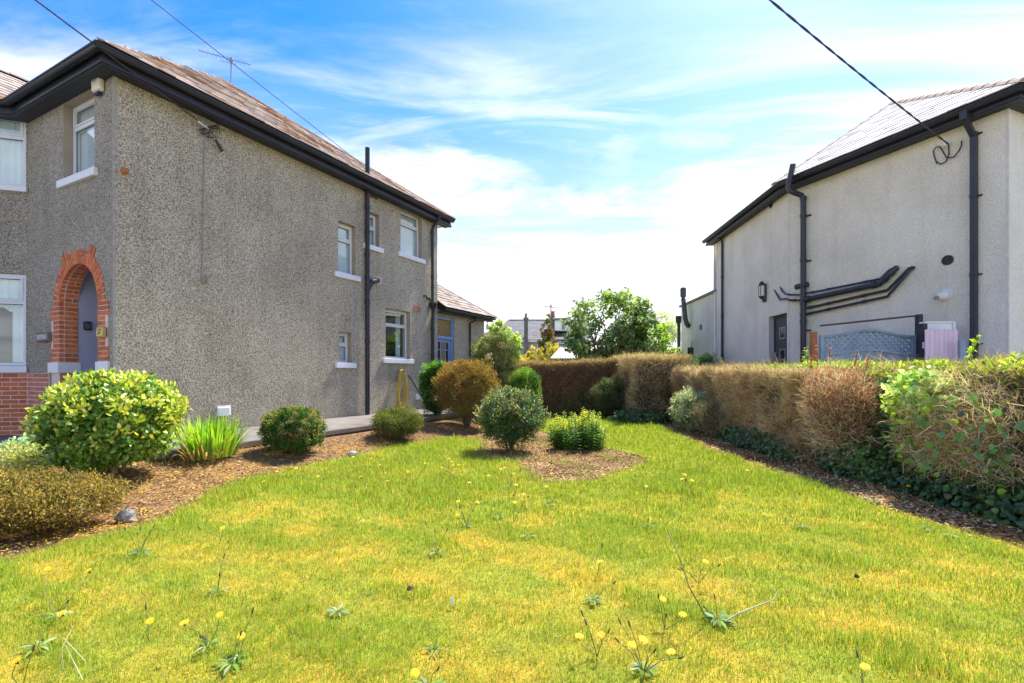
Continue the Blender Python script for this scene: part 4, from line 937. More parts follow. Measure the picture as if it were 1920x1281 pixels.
# two far houses
def far_house(name, label, Y, xl, xr, yridge, yeave, ybase, hipl, chim, wallmat, roofmat, wins, dep=7):
    a, b = at(xl, yeave, Y), at(xr, yeave, Y); zr_ = at(0, yridge, Y+dep/2).z; ze = a.z
    h = thing(name, ((a.x+b.x)/2, Y, 0), label, 'house')
    part('wall', MB().box(WF, a.x+.4, b.x-.3, Y+.3, Y+dep-.3, -.1, ze), wallmat, h)
    e0_, e1_ = Vector((a.x, Y, ze)), Vector((b.x, Y, ze)); r0 = Vector((at(hipl, 0, Y+dep/2).x, Y+dep/2, zr_)); r1 = Vector((b.x, Y+dep/2, zr_))
    e2_, e3_ = e0_+Vector((0, dep, 0)), e1_+Vector((0, dep, 0)); rm = MB().add([e0_, e1_, r1, r0], [(0, 1, 2, 3)]); rm.add([e0_, r0, e2_], [(0, 1, 2)]); rm.add([e2_, r0, r1, e3_], [(0, 1, 2, 3)])
    ro = part('roof', rm, UNDER, h); slates(ro, [e0_, e1_, r1, r0], roofmat, .42, .42, .015, nsep=240, seed=len(name), lift=.02); hiptiles(ro, r0, r1, HIPT, n=14, rad=.12, name='ridge_tile'); hiptiles(ro, e0_, r0, HIPT, n=12, rad=.12)
    part('fascia', MB().box(WF, a.x, b.x, Y-.04, Y-.01, ze-.22, ze), WHITE, h)
    for (wx0, wx1, wy0, wy1) in wins:
        c0, c1 = at(wx0, wy1, Y+.28), at(wx1, wy0, Y+.28); f = MB(); t = .08
        f.box(WF, c0.x, c0.x+t, Y+.22, Y+.299, c0.z, c1.z); f.box(WF, c1.x-t, c1.x, Y+.22, Y+.299, c0.z, c1.z); f.box(WF, c0.x+t, c1.x-t, Y+.22, Y+.299, c0.z, c0.z+t); f.box(WF, c0.x+t, c1.x-t, Y+.22, Y+.299, c1.z-t, c1.z)
        zt_ = c1.z-(c1.z-c0.z)*.33; f.box(WF, c0.x+t, c1.x-t, Y+.23, Y+.298, zt_-.04, zt_+.04)
        wo = part('window', f, UPVC, h); part('pane', MB().box(WF, c0.x+t, c1.x-t, Y+.27, Y+.296, c0.z+t, c1.z-t), M('far_glass', (.16, .19, .22), .1, .1), wo)
    for (cx0, cx1, cyt, cyb, pots) in chim:
        c0, c1 = at(cx0, cyb, Y-.35), at(cx1, cyt, Y-.35); ch = part('chimney', MB().box(WF, c0.x, c1.x, Y-.35, Y+.35, c0.z-2.5, c1.z), M('chimney_render', (.17, .15, .13), .95, .3, 3), h)
        part('chimney_cap', MB().box(WF, c0.x-.06, c1.x+.06, Y-.41, Y+.41, c1.z+.001, c1.z+.1), M('cap_stone', (.2, .18, .16), .9), ch)
        for px in pots: pc = at(px, 0, Y).x; part('chimney_pot', MB().lathe((pc, Y, c1.z+.1), [(.13, 0), (.11, .35), (.14, .37), (.13, .42)], 10), RUST, ch)
    return h
FARW = M('pale_far_render', (.52, .5, .48), .9, .12, 1.5); FARG = M('grey_far_render', (.20, .185, .165), .95, .25, 1.5)
far_house('far_bungalow', 'far pale house with a long grey slate roof and a slim chimney', 44, 918, 1031, 600.5, 637, 662, 954, [(983, 990, 598, 640, (986,))], FARW, SLATEF, [(963.5, 972, 640, 651), (1007, 1016, 640, 656)])
h2 = far_house('far_dormer_house', 'far grey house with a white dormer window beside a chimney', 43, 1030, 1112, 601, 632, 662, 1036, [(1031, 1039.5, 594, 632, (1035, 1037.5))], FARG, SLATEF, [(1046, 1064, 640, 652)])
dY = 42.4; d0, d1 = at(1040, 620, dY), at(1067, 599, dY); dmr = MB().box(WF, d0.x, d1.x, dY+.08, dY+3.5, d0.z, d1.z); DM = part('dormer', dmr, FARG, h2)
q = MB(); t = .07
for xa, xb in ((0, .45), (.45, .76), (.76, 1)):
    a_ = d0.x+(d1.x-d0.x)*xa; b_ = d0.x+(d1.x-d0.x)*xb; q.box(WF, a_, a_+t, dY, dY+.08, d0.z, d1.z-.1); q.box(WF, b_-t, b_, dY, dY+.08, d0.z, d1.z-.1); q.box(WF, a_+t, b_-t, dY, dY+.08, d0.z, d0.z+t); q.box(WF, a_+t, b_-t, dY, dY+.08, d1.z-.1-t, d1.z-.1)
    part('pane', MB().box(WF, a_+t, b_-t, dY+.05, dY+.078, d0.z+t, d1.z-.1-t), CURT if xa != .45 else M('dormer_glass', (.2, .25, .27), .15), DM)
part('dormer_frame', q, UPVC, DM); part('dormer_roof', MB().box(WF, d0.x-.15, d1.x+.15, dY-.1, dY+3.5, d1.z+.001, d1.z+.14), M('felt_edge', (.38, .38, .38), .8), DM)
# ------------------------------------------------------------------ aerials
def aerial(name, label, base, top, b0, b1, n, L_, rodr=.006, mast=.02, loop=None, up=Vector((0, 0, 1))):
    t = thing(name, base, label, 'aerial'); part('mast', MB().tube([base, top], mast, 8), GALV, t); part('boom', MB().tube([b0, b1], rodr*1.8, 6), GALV, t)
    d = (b1-b0).normalized(); s_ = d.cross(up).normalized()
    for k in range(n):
        p = b0.lerp(b1, (k+.3)/n); l = L_*(.7+.3*k/n); part('element', MB().tube([p-s_*l, p+s_*l], rodr, 5), GALV, t)
    if loop: part('stay', MB().tube(loop, rodr*1.3, 6), GALV, t)
    part('clamp', MB().cbox(top, mast*3, mast*3, mast*4), GALV, t); return t
Ya = 13.0
aerial('television_aerial', 'long comb-shaped television aerial on the ridge of the pebbledash house', at(433, 172, Ya), at(434, 112, Ya), at(373, 94.5, Ya), at(470, 122, Ya), 11, .16, .0055, .022, [at(408, 104, Ya), at(410, 114, Ya), at(434, 119, Ya), at(443, 121, Ya)])
aerial('rooftop_aerial', 'small television aerial above the far chimney', at(1033, 596, 43), at(1033, 573, 43), at(1021, 574, 43), at(1047, 577, 43), 6, .5, .022, .045)
# ------------------------------------------------------------------ overhead cables
WIRE = M('weathered_cable', (.05, .045, .045), .7, .3, 40); WIREG = M('grey_cable', (.30, .29, .27), .7, .2, 30)
def sag(a, b, s_, n=40): return [a.lerp(b, k/n)-Vector((0, 0, 4*s_*(k/n)*(1-k/n))) for k in range(n+1)]
def thru(end, px, py, Yd, far): m = at(px, py, Yd); d = (m-end); return end+d*far
e1 = FS.W(390, 240, .08); c1_ = thru(e1, 80, 0, 6.0, 4.6); solo('overhead_cable', MB().tube(sag(e1, c1_, .10), .012, 6), WIRE, e1, 'black cable from the pebbledash wall up across the top left of the sky', 'cable')
e2 = at(690, 317, 13.1); c2_ = thru(e2, 290, 0, 8.0, 3.2); solo('overhead_cable', MB().tube(sag(e2, c2_, .05), .008, 6), WIRE, e2, 'thin cable passing over the pebbledash house roof and its aerial', 'cable')
e3 = FB.W(1779, 271, .1); c3_ = thru(e3, 1478, 0, 5.75, 3.4); base = sag(e3, c3_, .22, 160); q = MB()
for ph in (0, math.pi):
    q.tube([p+Vector((math.sin(k*1.1+ph)*.008, 0, math.cos(k*1.1+ph)*.008)) for k, p in enumerate(base)], .0085, 6)
solo('overhead_cable', q, WIRE, e3, 'twisted twin cable running down to the roughcast wall', 'cable')
# cable hardware on the walls
wk = thing('cable_tangle', e1, 'tangle of wires and a junction clip where a cable meets the pebbledash wall', 'wiring')
for k in range(5):
    r_ = random.Random(k); c = FS.W(396+r_.uniform(-4, 8), 240+r_.uniform(-4, 10), .05); part('loop', MB().tube([c+FS.u*(.11+.03*k)*math.cos(t)*.8+Vector((0, 0, 1))*(.08+.015*k)*math.sin(t+.4*k)+FS.n*.03*math.sin(2*t+k) for t in [j*.42 for j in range(13)]], .0075, 6), WIRE, wk)
part('insulator', MB().tube([FS.W(372, 228, .2), FS.W(390, 241, .06)], .014, 8), UPVC, wk); part('connector', MB().tube([FS.W(404, 262, .07), FS.W(417, 284, .05)], [.022, .028], 8), WIRE, wk); part('tail', MB().tube([FS.W(392, 243, .06), FS.W(402, 258, .07), FS.W(405, 264, .06)], .008, 6), WIREG, wk)
cp = [FS.W(x, y, .012) for x, y in ((385, 204), (385.5, 230), (383, 300), (381, 400), (379.5, 500), (379, 520))]
cd = thing('wall_cable', cp[-1], 'grey cable clipped down the pebbledash wall ending in a small coil', 'cable')
part('cable_run', MB().tube(cp, .011, 8), WIREG, cd); cc = FS.W(383.5, 524, .02); part('coil', MB().tube([cc+FS.u*.045*math.cos(t)*(1-.02*t)+Vector((0, 0, .075*math.sin(t)))+FS.n*.004*t for t in [j*.5-math.pi for j in range(22)]], .010, 6), WIREG, cd)
wr2 = thing('cable_tangle', e3, 'looped black wires and insulator below the eave of the roughcast house', 'wiring')
part('insulator', MB().lathe(FB.W(1780, 271, 0), [(.02, -.01), (.02, .04), (.045, .05), (.05, .09), (.035, .12)], 12, FB.n), UPVC, wr2)
part('loop', MB().tube([FB.W(x, y, .05) for x, y in ((1779, 272), (1779, 290), (1774, 303), (1764, 308), (1757, 304))], .012, 6), WIRE, wr2)
part('loop', MB().tube([FB.W(x, y, .05) for x, y in ((1757, 307), (1752, 294), (1750, 283), (1755, 276), (1762, 275), (1768, 284), (1775, 296), (1788, 295), (1798, 283), (1803, 272), (1803, 264))], .011, 6), WIRE, wr2)
# ------------------------------------------------------------------ small things on the pebbledash house
p = FF.W(189, 160, .06); ab = thing('alarm_box', p, 'cream burglar alarm box under the eave of the pebbledash house', 'alarm box'); u_, z_ = FF.hit(190, 158)
q = MB(); q.hexa([FF.P(u_-.12, .005, z_-.15), FF.P(u_+.12, .005, z_-.15), FF.P(u_+.12, .08, z_-.12), FF.P(u_-.12, .08, z_-.12), FF.P(u_-.12, .005, z_+.15), FF.P(u_+.12, .005, z_+.15), FF.P(u_+.12, .09, z_+.13), FF.P(u_-.12, .09, z_+.13)]); part('cover', q, CREAMP, ab, bevel=.025)
part('strobe', MB().box(FF, u_-.07, u_+.07, .015, .075, z_-.18, z_-.148), M('dark_blue_lens', (.02, .025, .06), .2, 0), ab, bevel=.01); part('badge', MB().box(FF, u_-.03, u_+.05, .089, .0935, z_-.0, z_+.09), M('faded_blue_print', (.35, .55, .68), .6), ab)
FPW = Frame((0, 0), 0); FPW.o = FF.P(T1+.003, 0, 0); FPW.u = -FF.n; FPW.n = -FF.u
u_, z_ = FPW.hit(163, 611, .0); p = FPW.P(u_, 0, z_); ks = thing('key_safe', p, 'black push-button key safe on the blue-grey porch wall', 'key safe')
part('body', MB().box(FPW, u_-.055, u_+.055, 0, .045, z_-.075, z_+.07), M('key_safe_rubber', (.018, .018, .022), .5), ks, bevel=.016); part('face', MB().box(FPW, u_-.038, u_+.042, .045, .052, z_-.06, z_+.05), M('key_safe_face', (.10, .11, .12), .4), ks, bevel=.006)
part('shutter_slot', MB().box(FPW, u_-.02, u_+.022, .052, .055, z_+.028, z_+.044), BLACK, ks); part('button_strip', MB().box(FPW, u_-.03, u_+.034, .052, .055, z_-.05, z_-.04), BLACK, ks)
u_, z_ = FF.hit(189, 623, .05); p = FF.P(u_, .02, z_); npl = thing('number_plaque', p, 'small brass house number plaque on the right jamb of the brick arch', 'plaque'); BRS = M('brass_plate', (.55, .42, .12), .4, .1, 20, metal=.3)
part('plate', MB().box(FF, u_-.09, u_+.09, .02, .07, z_-.075, z_+.075), BRS, npl, bevel=.006); part('border', MB().box(FF, u_-.08, u_+.08, .0705, .073, z_-.065, z_-.055).box(FF, u_-.08, u_+.08, .0705, .073, z_+.055, z_+.065), M('brown_enamel', (.16, .09, .03), .5), npl)
def text_part(txt, size, mtx, mat, parent, name='lettering'):
    cu = bpy.data.curves.new('lettering', 'FONT'); cu.body = txt; cu.size = size; cu.extrude = .0015; cu.align_x = 'CENTER'; cu.align_y = 'CENTER'
    tmp = bpy.data.objects.new('tmp', cu); COL.objects.link(tmp); dg = bpy.context.evaluated_depsgraph_get(); me = bpy.data.meshes.new_from_object(tmp.evaluated_get(dg)); bpy.data.objects.remove(tmp)
    me.materials.clear(); me.materials.append(mat); me.transform(mtx); o = link(name, me, parent); return o
xx = -FF.u; yy = Vector((0, 0, 1)); zz = FF.n; c = FF.P(u_, .0725, z_)-org(npl)
text_part('57', .11, Matrix(((xx.x, yy.x, zz.x, c.x), (xx.y, yy.y, zz.y, c.y), (xx.z, yy.z, zz.z, c.z), (0, 0, 0, 1))), M('dark_enamel', (.12, .07, .02), .5), npl)
u_, z_ = FF.hit(82, 632, .03); p = FF.P(u_, 0, z_); nm = thing('name_plate', p, 'weathered wooden name plate on the wall left of the brick arch', 'plaque')
part('board', MB().box(FF, u_-.24, u_+.22, .006, .06, z_-.075, z_+.075), M('weathered_board', (.2, .15, .12), .8, .2, 10), nm, bevel=.008); part('inset', MB().box(FF, u_-.19, u_+.17, .06, .064, z_-.045, z_+.04), M('worn_lettering_panel', (.42, .43, .38), .7, .35, 30), nm)
# garden hose hung in loops
HOSE = M('yellow_hose', (.55, .40, .06), .45, .1, 10); hc = FS.W(752, 732, .08); hs_ = thing('garden_hose', FS.W(752, 772, .05), 'yellow garden hose hung in long loops on the pebbledash wall', 'hose'); r_ = random.Random(4)
for k in range(13):
    ww, hh = r_.uniform(.11, .19), r_.uniform(.42, .53); off = r_.uniform(-.04, .04); tl = r_.uniform(-.10, .10); pts_ = []
    for j in range(29):
        t = 2*math.pi*j/28; x = ww*math.copysign(abs(math.sin(t))**.75, math.sin(t))*(.85+.2*(-math.cos(t)))+off; z = hh*math.cos(t)
        pts_.append(hc+FS.u*(x+tl*(z-hh)*.25)+Vector((0, 0, z+(.53-hh)))+FS.n*(.0+.012*(k % 5)+.01*math.sin(3*t+k)))
    part('loop', MB().tube(pts_, .0105, 8, False), HOSE, hs_, smooth=True)
part('hook', MB().tube([hc+Vector((0, 0, .52))-FS.n*.08, hc+Vector((0, 0, .5))+FS.n*.09, hc+Vector((0, 0, .56))+FS.n*.1], .012, 8), BLACKG, hs_)
pa, pb = FS.W(766, 704, .03), FS.W(804, 764, .45); solo('pole', MB().tube([pa, pb], .018, 8), BLACKG, pb, 'thin black pole leaning on the wall beside the yellow hose', 'pole')
p = FS.W(818, 712, .35); p.z = ZP; hr = thing('hand_rail', p, 'slim white handrail post with a ball top by the back door', 'handrail'); part('post', MB().tube([p, Vector((p.x, p.y, at(0, 690, p.y).z))], .025, 10), WHITE, hr); part('knob', MB().lathe((p.x-.03, p.y, at(0, 691, p.y).z), [(.01, -.05), (.05, -.03), (.06, 0), (.05, .04), (.01, .06)], 12), CREAMP, hr, smooth=True)

# ================================================================== PLANTS
LEAF = leafmat('leaf', .6, .4, .2); LEAFG = leafmat('glossy_leaf', .33, .3, .5); GRASS = leafmat('grass_blade', .6, .4, .2); TWIG = leafmat('dry_twig', .8, .3, .15); CHIP = leafmat('bark_chip', .9, 0, .1)
BARK = M('shrub_bark', (.14, .10, .065), .9, .3, 20, .5, 60); BARKT = M('tan_stem', (.30, .21, .12), .9, .25, 20, .4, 60); STEMG = M('green_stem', (.10, .15, .04), .7, .2, 20)
COREM = M('shade_core_brown', (.07, .05, .033), .95, .4, 12, 1.5, 30)  # dark hedge filling; the shade between twigs is put into its colour
BOOST = 1.6
def unit(v): return v/np.maximum(np.linalg.norm(v, axis=-1, keepdims=True), 1e-9)
def pick(pal, n, g, P=None, nsc=3., seed=0, jit=.22):
    """palette colour per leaf; neighbours tend to share a colour"""
    pal = np.array(pal); k = len(pal)
    f = g.random(n)
    if P is not None: f = np.clip(.5+.42*fnoise(P, nsc, seed)+g.normal(0, .16, n), 0, .9999)
    i = (f*k).astype(int); c = pal[i]*BOOST*(1+g.normal(0, jit, (n, 1))); return np.clip(c*(1+g.normal(0, .06, (n, 3))), .004, .9)
def leafgeo(P, D, N, L, W, fold=.25, curl=.15):
    D = unit(D); S = unit(np.cross(D, N)); N = np.cross(S, D); L = np.asarray(L)[:, None]; W = np.asarray(W)[:, None]
    b = P; l = P+D*L*.45+S*W*.5+N*W*fold; t = P+D*L-N*L*curl; r = P+D*L*.45-S*W*.5+N*W*fold
    V = np.stack([b, l, t, r], 1).reshape(-1, 3); k = np.arange(len(P))[:, None]*4
    T = np.stack([k+[0, 3, 2], k+[0, 2, 1]], 1).reshape(-1, 3); return V, T
def broadgeo(P, D, N, L, W, fold=.12, curl=.2):     # six-point leaf, broader and more rounded
    D = unit(D); S = unit(np.cross(D, N)); N = np.cross(S, D); L = np.asarray(L)[:, None]; W = np.asarray(W)[:, None]
    pts = [P, P+D*L*.28+S*W*.46+N*W*fold, P+D*L*.68+S*W*.40+N*W*fold*.6-N*L*curl*.4, P+D*L-N*L*curl, P+D*L*.68-S*W*.40+N*W*fold*.6-N*L*curl*.4, P+D*L*.28-S*W*.46+N*W*fold]
    V = np.stack(pts, 1).reshape(-1, 3); k = np.arange(len(P))[:, None]*6
    T = np.stack([k+[0, 5, 1], k+[1, 5, 4], k+[1, 4, 2], k+[2, 4, 3]], 1).reshape(-1, 3); return V, T
def twiggeo(P, D, L, W, g):
    D = unit(D); S = unit(np.cross(D, g.normal(size=P.shape))); L = np.asarray(L)[:, None]; W = np.asarray(W)[:, None]; bend = g.normal(0, .16, P.shape)*L
    m = P+D*L*.55+bend; t = P+D*L; V = np.stack([P-S*W*.5, P+S*W*.5, m+S*W*.4, m-S*W*.4, t], 1).reshape(-1, 3); k = np.arange(len(P))[:, None]*5
    T = np.stack([k+[0, 1, 2], k+[0, 2, 3], k+[3, 2, 4]], 1).reshape(-1, 3); return V, T
def cloudobj(name, geos, mat, parent, cols):
    Vs, Ts, Cs, o = [], [], [], 0
    for (V, T), c in zip(geos, cols):
        Vs.append(V); Ts.append(T+o); Cs.append(np.repeat(c, len(V)//len(c), 0)); o += len(V)
    V = np.concatenate(Vs)-np.array(org(parent)) if parent is not None else np.concatenate(Vs)
    return link(name, np_mesh(name, V, np.concatenate(Ts), mat, np.concatenate(Cs)), parent)
def blob(g, n, c, rad, sq=2., amp=.12, nsc=3., seed=0, depth=.4, zmin=None):
    d = unit(g.normal(size=(n, 3))); r = (np.abs(d)**sq).sum(1)**(-1/sq)
    k = 1-(np.abs(g.normal(0, .5, n)).clip(0, 1))*depth
    rad = np.array(rad); P = d*(r*(1+amp*fnoise(d*2, nsc, seed))*k)[:, None]*rad+np.array(c)
    N = unit(d/rad); return P, N
def stems(parent, base, tips, r0=.02, r1=.006, mat=None, n=6, wob=.05, name='stem', seed=0):
    r_ = random.Random(seed)
    for t in tips:
        b = Vector(base)+Vector((r_.uniform(-.06, .06), r_.uniform(-.06, .06), 0)); t = Vector(t); pts_ = [b.lerp(t, k/5)+Vector((r_.gauss(0, wob), r_.gauss(0, wob), r_.gauss(0, wob*.4)))*(0 if k in (0,) else 1)*(k/5) for k in range(6)]
        part(name, MB().tube(pts_, [r0+(r1-r0)*k/5 for k in range(6)], n), mat or BARK, parent)
def shrub(name, label, cat, x, y, rx, ry, h, pal, n, L, W, sq=2.4, amp=.1, seed=0, lift=.06, up=.35, out=.5, rnd=.7, mat=None, geo=leafgeo, tip=None, tipn=0, stemn=7, group=None, depth=.45, nsc=3., stemmat=None, tipL=None, z=None, stemr=.016, clump=.09, per=45):
    g = np.random.default_rng(seed+100); z = hz(x, y) if z is None else z
    t = thing(name, (x, y, z), label, cat, group); c = (x, y, z+lift+(h-lift)/2); rad = (rx, ry, (h-lift)/2)
    def clumped(m, rd, dp):
        if not clump: return blob(g, m, c, rd, sq, amp, nsc, seed, dp)
        k_ = max(30, int(m/per)); Cc, Nc = blob(g, k_, c, np.array(rd)*(1-.35*clump/max(rx, .2)), sq, amp, nsc, seed, dp*.8); Cc = np.array(c)+(Cc-np.array(c))*g.normal(1, .055, (k_, 1)); i_ = g.integers(0, k_, m); o_ = g.normal(0, 1, (m, 3)); o_ = o_/np.maximum(1, np.linalg.norm(o_, axis=1, keepdims=True)/1.6)
        return Cc[i_]+o_*clump*.62*g.uniform(.75, 1.2, k_)[i_][:, None], unit(Nc[i_]+.8*o_)
    P, N = clumped(n, rad, depth); P[:, 2] = np.maximum(P[:, 2], z+.01)
    D = unit(N*out+np.array([0, 0, up])+g.normal(0, rnd, P.shape)); Nn = unit(N*.6+np.array([0, 0, .7])+g.normal(0, .45, P.shape))
    geos = [geo(P, D, Nn, L*g.uniform(.7, 1.25, n), W*g.uniform(.75, 1.2, n))]; cols = [pick(pal, n, g, P, 4/max(rx, .3), seed)]
    if tipn:
        P2, N2 = clumped(tipn, np.array(rad)*1.03, .10); kz = (P2[:, 2]-c[2])/rad[2]; ok = kz > g.uniform(-.55, .75, tipn); P2, N2 = P2[ok], N2[ok]; m_ = len(P2)
        D2 = unit(N2*.6+np.array([0, 0, .6])+g.normal(0, .5, P2.shape)); geos.append(geo(P2, D2, unit(N2+g.normal(0, .4, P2.shape)), (tipL or L)*g.uniform(.7, 1.2, m_), W*g.uniform(.7, 1.1, m_))); cols.append(pick(tip, m_, g))
    cloudobj('foliage', geos, mat or LEAF, t, cols)
    if stemn:
        r_ = random.Random(seed); stems(t, (x, y, z), [(x+rx*.75*math.cos(a)*r_.uniform(.4, 1), y+ry*.75*math.sin(a)*r_.uniform(.4, 1), z+lift+(h-lift)*r_.uniform(.5, .85)) for a in [2*math.pi*k/stemn for k in range(stemn)]], stemr, .005, stemmat, seed=seed)
    return t
dk, md, br_, li, ye = (.025, .060, .015), (.055, .12, .022), (.12, .21, .028), (.30, .38, .04), (.50, .46, .06)
grn_grey = (.16, .19, .10)
gp0 = lambda px, py, z=.08: gsol(px, py)
# big glossy shrub on the left
b0 = spot(212, 903, .35)
shrub('glossy_shrub', 'large rounded glossy-leaved shrub in front of the brick arch', 'shrub', b0.x, b0.y, .60, .5, 1.02, [md, br_, br_, (.16, .26, .03), (.20, .30, .035)], 16000, .062, .036, 2.6, .09, 1, .1, .25, .5, .8, LEAFG, broadgeo, [li, (.42, .43, .06), (.38, .44, .06), ye, (.5, .5, .14), br_], 12000, 12, stemmat=BARKT, stemr=.022, depth=.5)
# clipped ball, low cushion
b1 = spot(552, 850, .33); t = shrub('clipped_ball_shrub', 'neatly clipped round dark green shrub with orange leaves in front of the wall', 'shrub', b1.x, b1.y, .38, .38, .62, [dk, md, md, (.07, .12, .035), (.12, .15, .06)], 24000, .026, .014, 3.2, .05, 2, .03, .2, .6, .6, LEAF, leafgeo, [(.19, .22, .055), (.16, .20, .07), (.28, .27, .08), (.22, .15, .06)], 9000, 6, clump=.035)
g = np.random.default_rng(5); Pq = np.array([[*gnd(545+dx, 818+dy, .3)] for dx, dy in ((-4, -2), (2, 4), (6, 2), (9, -1), (4, 7))]); Pq = np.array([list(at(545+dx, 816+dy, b1.y-.43)) for dx, dy in ((-7, -4), (2, 4), (4, 2), (7, -2), (1, 7))])
cloudobj('orange_leaves', [leafgeo(Pq, g.normal(size=(5, 3)), np.array([[0, -1, .2]]*5), [.06]*5, [.02]*5)], LEAF, t, [np.array([(.6, .10, .02)]*5)])
b2 = spot(744, 829, .3); shrub('low_cushion_shrub', 'low mounded green conifer cushion on the mulch below the yellow hose', 'shrub', b2.x, b2.y, .42, .4, .50, [dk, (.05, .06, .02), (.09, .10, .03), (.12, .10, .04)], 20000, .030, .009, 2.5, .17, 3, .03, .5, .7, .5, LEAF, leafgeo, [(.16, .20, .03), (.22, .22, .04), (.12, .16, .03)], 8000, 5)
# spreading low conifer in the left foreground and the pale sedums behind it
b3 = gnd(95, 1000, .0); HP = [(.05, .055, .014), (.12, .10, .022), (.19, .14, .035), (.25, .17, .06), (.08, .08, .02)]
shrub('spreading_conifer', 'low spreading golden-brown conifer at the left edge of the lawn', 'shrub', -4.25, 3.92, .92, .52, .34, HP, 46000, .03, .012, 2.4, .16, 4, .02, .4, .5, .6, LEAF, leafgeo, [(.34, .22, .08), (.30, .22, .04), (.20, .17, .03)], 17000, 8, nsc=5.5, clump=.085, per=70)
b4 = gp0(95, 868, .12); shrub('sedum_clump', 'pale blue-green sedum clump between the driveway and the conifer', 'plant', b4.x-.1, b4.y+.1, .48, .32, .24, [(.12, .24, .15), (.18, .30, .16), (.26, .36, .18)], 3200, .05, .03, 2.2, .15, 5, .02, .6, .5, .5, LEAF, broadgeo, [(.42, .46, .24), (.34, .44, .22)], 900, 0)
b5 = gp0(25, 885, .12); shrub('sedum_clump', 'yellow-green sedum clump at the left edge beside the driveway', 'plant', b5.x, b5.y+.15, .42, .3, .22, [(.22, .26, .09), (.30, .30, .09), (.36, .36, .16)], 3000, .035, .02, 2.2, .15, 6, .02, .6, .5, .5, LEAF, broadgeo, [(.44, .44, .2)], 800, 0)
# strap-leaved clump
def strap(name, label, x, y, n, L, W, cols_, seed, sp=.25, droop=.5, base=.14, lean=.5):
    g = np.random.default_rng(seed); z = hz(x, y); t = thing(name, (x, y, z), label, 'plant'); a = g.uniform(0, 6.28, n); r = base*np.sqrt(g.random(n)); B = np.stack([x+r*np.cos(a), y+r*np.sin(a), np.full(n, z)], 1)
    dr = np.stack([np.cos(a), np.sin(a), np.zeros(n)], 1)*(r/base)[:, None]+g.normal(0, .25, (n, 3))*np.array([1, 1, 0]); Ln = L*g.uniform(.55, 1.1, n); ln = lean*g.uniform(.2, 1.1, n); drp = droop*g.random(n)**2
    pts_ = []
    for s in np.linspace(0, 1, 6): pts_.append(B+dr*(Ln*(ln*s+drp*.6*s*s))[:, None]+np.array([0, 0, 1])*(Ln*(s-.25*ln*s*s-drp*.75*s**3))[:, None])
    S = unit(np.cross(dr+1e-3, [0, 0, 1])); V = []; wd = [.8, 1, 1, .8, .5, .04]
    for k, p in enumerate(pts_): V += [p-S*W*wd[k]/2, p+S*W*wd[k]/2]
    V = np.stack(V, 1).reshape(-1, 3); k = np.arange(n)[:, None]*12; T = np.concatenate([np.stack([k+[2*j, 2*j+1, 2*j+3], k+[2*j, 2*j+3, 2*j+2]], 1).reshape(-1, 3) for j in range(5)])
    o = link('leaves', np_mesh('leaves', V-np.array(org(t)), T, LEAF, np.repeat(pick(cols_, n, g), 12, 0)), t); return t
b6 = spot(396, 862, .2); strap('strap_leaved_clump', 'clump of upright bright green strap leaves against the pebbledash wall', b6.x, b6.y, 420, .60, .022, [(.16, .30, .02), (.25, .38, .03), (.35, .45, .05), (.10, .22, .02)], 6, lean=.45, base=.28, droop=.5)
g = np.random.default_rng(8)
strap('withered_strap_leaves', 'withered tan leaves lying at the foot of the strap-leaved clump', b6.x-.05, b6.y-.12, 60, .35, .015, [(.34, .2, .1), (.42, .26, .14), (.28, .15, .07)], 9, lean=1.3, base=.3, droop=1.2)
# brown shrub, green companion, tall shrub, round topiary
b7 = spot(875, 808, .5); RUSTL = [(.08, .06, .02), (.15, .09, .03), (.20, .11, .035), (.11, .11, .03), (.15, .14, .04)]
t = shrub('russet_shrub', 'tall rounded russet-brown shrub at the end of the pebbledash house', 'shrub', b7.x, b7.y, .64, .6, 1.42, RUSTL, 26000, .05, .014, 2.5, .17, 7, .25, .6, .7, .5, LEAF, leafgeo, [(.27, .14, .04), (.25, .19, .05), (.30, .17, .05)], 9000, 9, stemr=.022)
b8 = gnd(818, 793, .1); shrub('dark_green_shrub', 'dark green leafy shrub between the back door and the russet shrub', 'shrub', b8.x-.05, b8.y+.3, .36, .34, 1.36, [dk, md, (.05, .14, .02)], 9000, .05, .03, 2.5, .12, 8, .1, .3, .6, .6, LEAF, leafgeo, [(.14, .3, .03)], 1500, 5)
p9 = at(922, 700, 12.4); shrub('tall_dark_shrub', 'tall grey-green shrub behind the russet shrub', 'shrub', p9.x+.05, 12.6, .66, .6, 2.12, [(.03, .05, .02), (.06, .08, .03), (.10, .11, .05), (.14, .12, .05)], 22000, .045, .018, 2.5, .13, 9, .25, .4, .6, .6, LEAF, leafgeo, [(.22, .24, .09), (.2, .15, .06)], 5000, 7)
shrub('hydrangea', 'bright lime-green leafy bush peeping above the tall shrub', 'shrub', at(934, 0, 14).x, 14.0, .62, .5, 2.52, [(.14, .24, .04), (.25, .34, .06), (.36, .42, .12)], 4200, .12, .07, 2.2, .14, 10, .5, .2, .6, .5, LEAF, broadgeo, [(.45, .48, .2)], 900, 5)
p10 = at(985, 720, 11.8); shrub('round_topiary', 'small rounded bright green topiary in front of the back hedge', 'shrub', p10.x, 11.8, .36, .34, 1.34, [dk, md, (.07, .14, .025)], 14000, .034, .018, 2.9, .05, 11, .3, .4, .7, .5, LEAF, leafgeo, [(.17, .28, .04), (.22, .32, .05)], 6000, 4)
